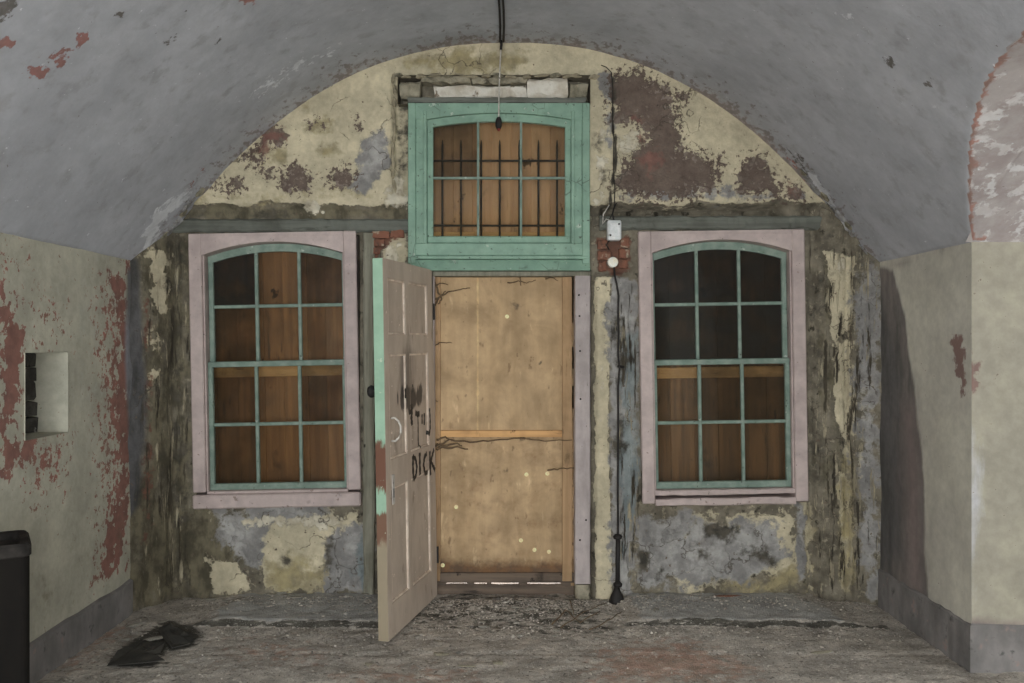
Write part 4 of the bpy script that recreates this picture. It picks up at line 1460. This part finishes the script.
for pts, w in strokes:
    P2 = [Vector(door_pt(*p)) for p in pts]
    fine = []
    for i in range(len(P2) - 1):
        for k in range(5): fine.append(P2[i].lerp(P2[i + 1], k / 5))
    fine.append(P2[-1])
    prev = None
    for i, p in enumerate(fine):
        d = (fine[min(i + 1, len(fine) - 1)] - fine[max(i - 1, 0)])
        nrm = Vector((-d.y, d.x)).normalized() * w * (1.0 + 0.25 * math.sin(i * 2.1)) * 0.9
        a_, b_ = p + nrm, p - nrm
        y = max(face_y(a_.x, a_.y), face_y(b_.x, b_.y), face_y(p.x, p.y)) + 0.0012
        cur = (gb.bm.verts.new((a_.x, y, a_.y)), gb.bm.verts.new((b_.x, y, b_.y)))
        if prev: gb.bm.faces.new((prev[0], prev[1], cur[1], cur[0]))
        prev = cur
gr = gb.obj('graffiti', BLACKPAINT, D)
gr['label'] = 'black brushed lettering reading DICK below broken strokes'

# ------------------------------------------------------------------ wall fittings
cy = -0.055
cd = empty('cable_conduit', (wx(616), cy, 0))
tag(cd, 'thin dark cable and iron conduit running down the pier right of the doorway', 'conduit')
ox = wx(616)
Wd = lambda px, py, y=0.0: (wx(px) - ox, y, wz(py))
pts = [(613.2, 268), (613.5, 276), (615.5, 284), (617.5, 296), (617, 312), (617.5, 335), (617, 355), (618.5, 368), (617, 385), (617.2, 430), (616.8, 480), (617, 535)]
B().tube([Wd(*p) for p in pts], 0.006, 8).obj('cable', IRON, cd, True)
B().tube([Wd(617, 533), Wd(616.6, 560), Wd(616.5, 590)], 0.014, 10).obj('iron_pipe', IRON, cd, True)
for py in (535, 582):
    B().lathe([(0.012, -0.016), (0.026, -0.010), (0.028, 0.004), (0.016, 0.016)], 14, 'z', Wd(616.7, py)).obj('coupling', IRON, cd, True)
B().lathe([(0.045, 0.0), (0.048, 0.02), (0.036, 0.05), (0.022, 0.075), (0.014, 0.10)], 14, 'z', (wx(615.5) - ox, -0.01, 0.0)).obj('foot', IRON, cd, True)
B().tube([Wd(617, 366, 0.0), Wd(623, 367, 0.03)], 0.008, 8).obj('cable_clip', IRON, cd)

jb = empty('junction_box', (wx(613.5), -0.012, wz(241)))
tag(jb, 'small white enamel junction box with broken wires above the round fitting', 'electrical box')
B().box(-0.042, 0.042, -0.045, 0.03, 0.0, 0.122, 0.008).obj('box_body', WHITEFIT, jb)
B().box(-0.034, 0.034, -0.052, -0.045, 0.018, 0.106, 0.004).obj('box_lid', WHITEFIT, jb)
for x, z in ((-0.026, 0.028), (0.026, 0.096)):
    B().lathe([(0.006, -0.052), (0.006, -0.056), (0.003, -0.057)], 10, 'y', (x, 0, z)).obj('screw', IRON, jb)
for k, pts in enumerate(([(-0.02, -0.02, 0.12), (-0.05, -0.03, 0.13), (-0.07, -0.02, 0.10), (-0.066, -0.02, 0.16), (-0.03, -0.02, 0.22)],
                         [(0.0, -0.02, 0.12), (-0.01, -0.025, 0.16), (0.0, -0.02, 0.20), (0.015, -0.01, 0.23)],
                         [(-0.03, -0.02, 0.0), (-0.05, -0.03, -0.03), (-0.03, -0.03, -0.06)])):
    B().tube(pts, 0.004, 6).obj('wire', CORD if k == 0 else IRON, jb, True)
db = B().lathe([(0.033, 0.06), (0.033, -0.012), (0.030, -0.02), (0.012, -0.024), (0.010, -0.028)], 20, 'y', (0, 0, 0)).obj('round_fitting', DISC)
db.location = (wx(612.5), -0.01, wz(262.5))
tag(db, 'round ivory switch base fixed on the brick below the junction box', 'switch')
wc = B().tube([(wx(a), -0.004 - 0.012, wz(c)) for a, c in ((601, 66), (606, 68), (611, 73), (612.5, 90), (612, 115), (613.5, 140), (613, 165), (614.5, 190), (614, 206), (612, 214), (608, 222))], 0.0028, 6).obj('wall_cable', IRON, smooth=True)
tag(wc, 'thin dark cable climbing the plaster from the junction box to the vault', 'cable')

# pendant cord from the crown of the vault
pc = empty('pendant_cord', (wx(501, -0.03), -0.05, float(z_main(np.array(0.0)))))
tag(pc, 'pale hanging lamp cord with an empty black bulb holder in front of the transom', 'pendant')
zt = float(z_main(np.array(0.0)))
hookz = -0.02
B().tube([(0.0, 0, 0.0), (0.002, 0, -0.03), (0.0, 0, -0.06)], 0.008, 8).obj('hook', IRON, pc)
zend = wz(119, -0.05) - zt
B().tube([(0, 0, -0.05), (-0.006, 0, -0.15), (-0.012, 0, zend * 0.7), (-0.014, 0, zend)], 0.0042, 8).obj('cord', CORD, pc, True)
B().lathe([(0.008, 0.012), (0.016, 0.0), (0.020, -0.02), (0.020, -0.045), (0.016, -0.05), (0.014, -0.06)], 14, 'z', (-0.014, 0, zend)).obj('lamp_holder', IRON, pc, True)
B().lathe([(0.010, 0.006), (0.012, 0.0), (0.006, -0.012)], 12, 'z', (-0.014, 0, zend - 0.062)).obj('bulb_stub', painted('red_bakelite', G(120, 48, 40), G(92, 40, 34), G(60, 34, 30), G(40, 30, 28), 30), pc, True)
for dx in (-0.012, 0.010):
    o = B().tube([(wx(502) + dx + (0.006 * math.sin(k)), -0.06 - k * 0.25, float(z_main(np.array(wx(502) + dx))) - 0.012) for k in range(16)], 0.006, 6).obj('ceiling_cable', IRON, smooth=True)
    tag(o, 'thin dark cable along the crown of the vault, %s of the pair' % ('left' if dx < 0 else 'right'), 'cable', 'twin cables on the vault')

# ------------------------------------------------------------------ dark metal bin in the lower left corner
ba = math.radians(31)
cxn = (-1.795, -2.17)                                            # its nearest right corner on the floor
bin_ = empty('metal_bin', (cxn[0], cxn[1], 0.0), (0, 0, math.radians(180) + ba))
tag(bin_, 'dark brown metal bin with a dusty sunken top against the left wall', 'bin')
# local x runs left along the front, local y runs towards the camera; the bin lies at y < 0
BW, BDp, BH = 0.29, 0.29, 0.845


def rrect(x0, x1, y0, y1, r, z, n=5):
    o = []
    for cx_, cy_, a0 in ((x1 - r, y1 - r, 0), (x0 + r, y1 - r, 90), (x0 + r, y0 + r, 180), (x1 - r, y0 + r, 270)):
        for k in range(n + 1):
            t = math.radians(a0 + 90 * k / n)
            o.append((cx_ + r * math.cos(t), cy_ + r * math.sin(t), z))
    return o


def loft(loops):
    b_ = B()
    rs = [[b_.bm.verts.new(p) for p in l] for l in loops]
    n_ = len(rs[0])
    for i in range(len(rs) - 1):
        for k in range(n_): b_.bm.faces.new((rs[i][k], rs[i][(k + 1) % n_], rs[i + 1][(k + 1) % n_], rs[i + 1][k]))
    b_.bm.faces.new(rs[0][::-1])
    b_.bm.faces.new(rs[-1])
    return b_


loft([rrect(0, BW, -BDp, 0, 0.03, 0.0), rrect(0, BW, -BDp, 0, 0.03, BH - 0.05)]).obj('bin_body', BIN, bin_, False)
loft([rrect(0, BW, -BDp, 0, 0.03, BH - 0.05), rrect(-0.006, BW + 0.006, -BDp - 0.006, 0.006, 0.034, BH - 0.045), rrect(-0.006, BW + 0.006, -BDp - 0.006, 0.006, 0.034, BH - 0.01),
      rrect(0.004, BW - 0.004, -BDp + 0.004, -0.004, 0.03, BH), rrect(0.03, BW - 0.03, -BDp + 0.03, -0.03, 0.02, BH - 0.004), rrect(0.034, BW - 0.034, -BDp + 0.034, -0.034, 0.02, BH - 0.03)]).obj('bin_rim', BINTOP, bin_, False)
B().lathe([(0.006, 0.0), (0.012, 0.008), (0.010, 0.018), (0.004, 0.022)], 10, 'z', (0.17, -BDp + 0.02, BH - 0.002)).obj('rim_knob', BIN, bin_)

# ------------------------------------------------------------------ debris on the floor
def shard_mesh(seed, flat):
    r_ = random.Random(seed)
    t = bmesh.new()
    bmesh.ops.create_icosphere(t, subdivisions=1, radius=1.0)
    for v in t.verts:
        k = r_.uniform(0.65, 1.15)
        v.co = Vector((v.co.x * k, v.co.y * k * 0.75, v.co.z * k * flat))
    me = bpy.data.meshes.new('shard')
    t.to_mesh(me)
    t.free()
    return me


# uncountable grit and chips
def rubble_mesh(n):
    base = np.array([(1, 0, 0), (-1, 0, 0), (0, 1, 0), (0, -1, 0), (0, 0, 1), (0, 0, -1)], float)
    tri = np.array([(0, 2, 4), (2, 1, 4), (1, 3, 4), (3, 0, 4), (2, 0, 5), (1, 2, 5), (3, 1, 5), (0, 3, 5)])
    vs_, fs_ = [], []
    k = 0
    while k < n:
        u = random.random()
        if u < 0.45: x, y = random.gauss(0.05, 0.42), -abs(random.gauss(0.12, 0.22)) - 0.0
        elif u < 0.70: x, y = random.uniform(-2.15, 2.15), -abs(random.gauss(0.0, 0.14)) - 0.02
        elif u < 0.85: x, y = random.uniform(-2.15, 2.1), -0.52 - abs(random.gauss(0, 0.12))
        else: x, y = random.uniform(-2.15, 2.1), random.uniform(-1.9, -0.1)
        if not -2.2 < x < 2.18 or y < -2 or y > -0.03: continue
        if -1.98 < x < -1.62 and -1.15 < y < -0.45: continue
        if x < -1.95 and y > -0.27: continue
        s_ = random.uniform(0.003, 0.008) * (1.8 if random.random() < 0.06 else 1)
        p = base * np.array([s_ * random.uniform(0.7, 2.0), s_ * random.uniform(0.6, 1.2), s_ * random.uniform(0.3, 0.8)]) * rng.uniform(0.6, 1.2, (6, 1))
        a = random.uniform(0, 6.28)
        R = np.array([[math.cos(a), -math.sin(a), 0], [math.sin(a), math.cos(a), 0], [0, 0, 1]])
        p = p @ R.T + np.array([x, y, floor_z(x, y) + s_ * 0.2])
        vs_.append(p)
        fs_.append(tri + 6 * k)
        k += 1
    me = bpy.data.meshes.new('rubble')
    me.from_pydata(np.vstack(vs_).tolist(), [], np.vstack(fs_).tolist())
    return me


ru = link('rubble', rubble_mesh(7500), RUBBLE)
tag(ru, 'fine grit, plaster chips and dirt scattered over the floor', 'rubble', kind='stuff')

shards = [shard_mesh(k, f) for k, f in enumerate((0.35, 0.22, 0.5, 0.28, 0.4))]
for me in shards: me.materials.append(CHUNK)


def chunk(px, py, sx, sy, rot, i, label, group, mat=None, name='plaster_fragment', sz=None):
    (x, y), = on_floor([(px, py)])
    me = shards[i % 5]
    if mat is not None:
        me = me.copy()
        me.materials.clear()
        me.materials.append(mat)
    o = link(name, me, None)
    o.scale = (sx, sy, sz or min(sx, sy))
    o.rotation_euler = (random.uniform(-.1, .1), random.uniform(-.1, .1), math.radians(rot))
    o.location = (x, y, floor_z(x, y) + (sz or min(sx, sy)) * 0.16)
    tag(o, label, 'fragment' if name != 'stone' else 'stone', group)
    return o


chunk(153, 640, 0.075, 0.05, 30, 1, 'long pale plaster fragment lying on the black tar paper at the left', None)
chunk(135, 626, 0.08, 0.03, 60, 3, 'thin pale slab leaning near the left skirting', None)
chunk(161, 622, 0.06, 0.03, 50, 1, 'small pale fragment in the left corner before the mossy wall', None)
chunk(125, 640, 0.03, 0.022, 0, 2, 'whitish chip between left skirting and tar paper', None)
chunk(244, 628, 0.035, 0.03, 0, 2, 'square buff stone on the edge of the left ledge', None)
chunk(177, 666, 0.03, 0.02, 0, 0, 'pale pebble in front of the tar paper', None)
chunk(497, 664, 0.035, 0.028, 0, 2, 'dark rounded stone in the middle foreground', None, STONE, 'stone')
chunk(440, 655, 0.05, 0.03, 0, 0, 'low dark stone right of the open door', None, STONE, 'stone')
chunk(466, 667, 0.055, 0.02, -10, 3, 'flat dark stone left of the middle foreground stone', None, STONE, 'stone')
chunk(612, 616, 0.06, 0.02, -30, 1, 'pale splinter below the conduit foot', None)
chunk(368, 664, 0.025, 0.022, 0, 2, 'dark clod left of the open door foot', None, STONE, 'stone')
chunk(728, 602, 0.11, 0.025, 12, 3, 'long pinkish fragment below the right window', None, BRICK, 'plaster_fragment')
chunk(820, 652, 0.07, 0.03, 5, 3, 'dark flat clod on the floor at the right', None, STONE, 'stone')
for k in range(34):
    u = random.gauss(530, 55)
    v = random.uniform(596, 640)
    chunk(u, v, random.uniform(0.02, 0.045), random.uniform(0.014, 0.026), random.uniform(0, 180), k,
          'small plaster fragment in the heap before the boarded doorway', 'plaster fragments before the doorway')
for k in range(26):
    u = random.choice((random.uniform(190, 370), random.uniform(640, 850)))
    v = random.uniform(597, 604)
    chunk(u, v, random.uniform(0.02, 0.05), random.uniform(0.012, 0.026), random.uniform(-25, 25), k,
          'small crumbled fragment along the foot of the end wall', 'fragments along the end wall')


def sheet_piece(name, label, poly_px, mat, lift):
    """a crumpled sheet with thickness lying on the floor"""
    pts = on_floor(poly_px)
    cx_, cy_ = np.mean([p[0] for p in pts]), np.mean([p[1] for p in pts])
    b_ = B()
    n_ = len(pts)
    rings = []
    for f in (1.0, 0.66, 0.33):
        rings.append([(cx_ + (p[0] - cx_) * f, cy_ + (p[1] - cy_) * f) for p in pts])
    top, bot = [], []
    for ring in rings:
        tr, br = [], []
        for x, y in ring:
            z = floor_z(x, y) + 0.006 + lift * random.random()
            tr.append(b_.bm.verts.new((x, y, z + 0.004)))
            br.append(b_.bm.verts.new((x, y, z)))
        top.append(tr)
        bot.append(br)
    for lay in (top, bot):
        for i in range(2):
            for k in range(n_): b_.bm.faces.new((lay[i][k], lay[i][(k + 1) % n_], lay[i + 1][(k + 1) % n_], lay[i + 1][k]))
        b_.bm.faces.new(lay[2])
    for k in range(n_): b_.bm.faces.new((top[0][k], bot[0][k], bot[0][(k + 1) % n_], top[0][(k + 1) % n_]))
    o = b_.obj(name, mat)
    return tag(o, label, 'tar paper')


sheet_piece('tar_paper', 'torn black tar paper lying in front of the left corner', [(107, 667), (118, 655), (130, 648), (142, 640), (150, 646), (166, 648), (160, 655), (148, 660), (165, 664), (140, 668)], TAR, 0.02)
sheet_piece('tar_paper', 'black tar paper scrap beside the end of the left ledge', [(158, 632), (168, 626), (180, 630), (198, 638), (190, 646), (172, 650), (164, 642)], TAR, 0.025)

# dry stems hanging in the door opening and lying on the boards
def stem(name, label, runs, parent_loc):
    e_ = empty(name, parent_loc)
    tag(e_, label, 'dry plant')
    for pts, r in runs:
        b_ = B()
        P3 = []
        for i in range(len(pts) - 1):
            for k in range(4):
                t = k / 4
                P3.append(tuple(pts[i][j] * (1 - t) + pts[i + 1][j] * t + random.uniform(-0.004, 0.004) - parent_loc[j] for j in range(3)))
        P3.append(tuple(pts[-1][j] - parent_loc[j] for j in range(3)))
        b_.tube(P3, [r * (1 - 0.6 * i / len(P3)) for i in range(len(P3))], 5)
        b_.obj('stem', STEM, e_, True)
    return e_


def wp(px, py, y=0.08): return (wx(px, y), y, wz(py, y))


stem('dry_vine', 'dark dry vine trailing across the plywood below the middle batten',
     [([wp(436, 446), wp(450, 440), wp(470, 442), wp(495, 440.5), wp(520, 438), wp(545, 441), wp(572, 440)], 0.006),
      ([wp(436, 444), wp(446, 448), wp(458, 447), wp(468, 449)], 0.008), ([wp(437, 440), wp(445, 437), wp(452, 441)], 0.007),
      ([wp(436, 450), wp(444, 446), wp(456, 443), wp(462, 446)], 0.009),
      ([wp(548, 470), wp(560, 469), wp(574, 468)], 0.005)], wp(436, 446))
stem('dry_vine', 'dry vine tuft at the top hinge corner of the doorway',
     [([wp(434, 280), wp(438, 292), wp(442, 298), wp(438, 304)], 0.007), ([wp(434, 300), wp(448, 292), wp(460, 289), wp(470, 288)], 0.005),
      ([wp(435, 286), wp(441, 283), wp(448, 285)], 0.005), ([wp(435, 305), wp(440, 297), wp(446, 291)], 0.006), ([wp(434, 346), wp(441, 342), wp(452, 343)], 0.004)], wp(434, 290))
stem('dry_vine', 'short dry vine under the green transom above the plywood',
     [([wp(508, 283), wp(518, 281), wp(526, 283), wp(536, 280)], 0.004), ([wp(520, 276), wp(521, 286)], 0.004), ([wp(545, 279), wp(552, 277), wp(558, 281)], 0.004)], wp(520, 281))
def fl(px, py, h):
    (x, y), = on_floor([(px, py)])
    return (x, y, floor_z(x, y) + h)
stem('dry_twig', 'dry twigs lying in the rubble right of the doorway',
     [([fl(552, 628, .02), fl(566, 620, .05), fl(580, 626, .02), fl(600, 618, .03)], 0.005), ([fl(560, 632, .02), fl(585, 622, .05), fl(606, 610, .03)], 0.004),
      ([fl(570, 612, .05), fl(574, 620, .02)], 0.004), ([fl(590, 634, .015), fl(612, 624, .03), fl(622, 616, .02)], 0.004)], fl(580, 622, 0.0))
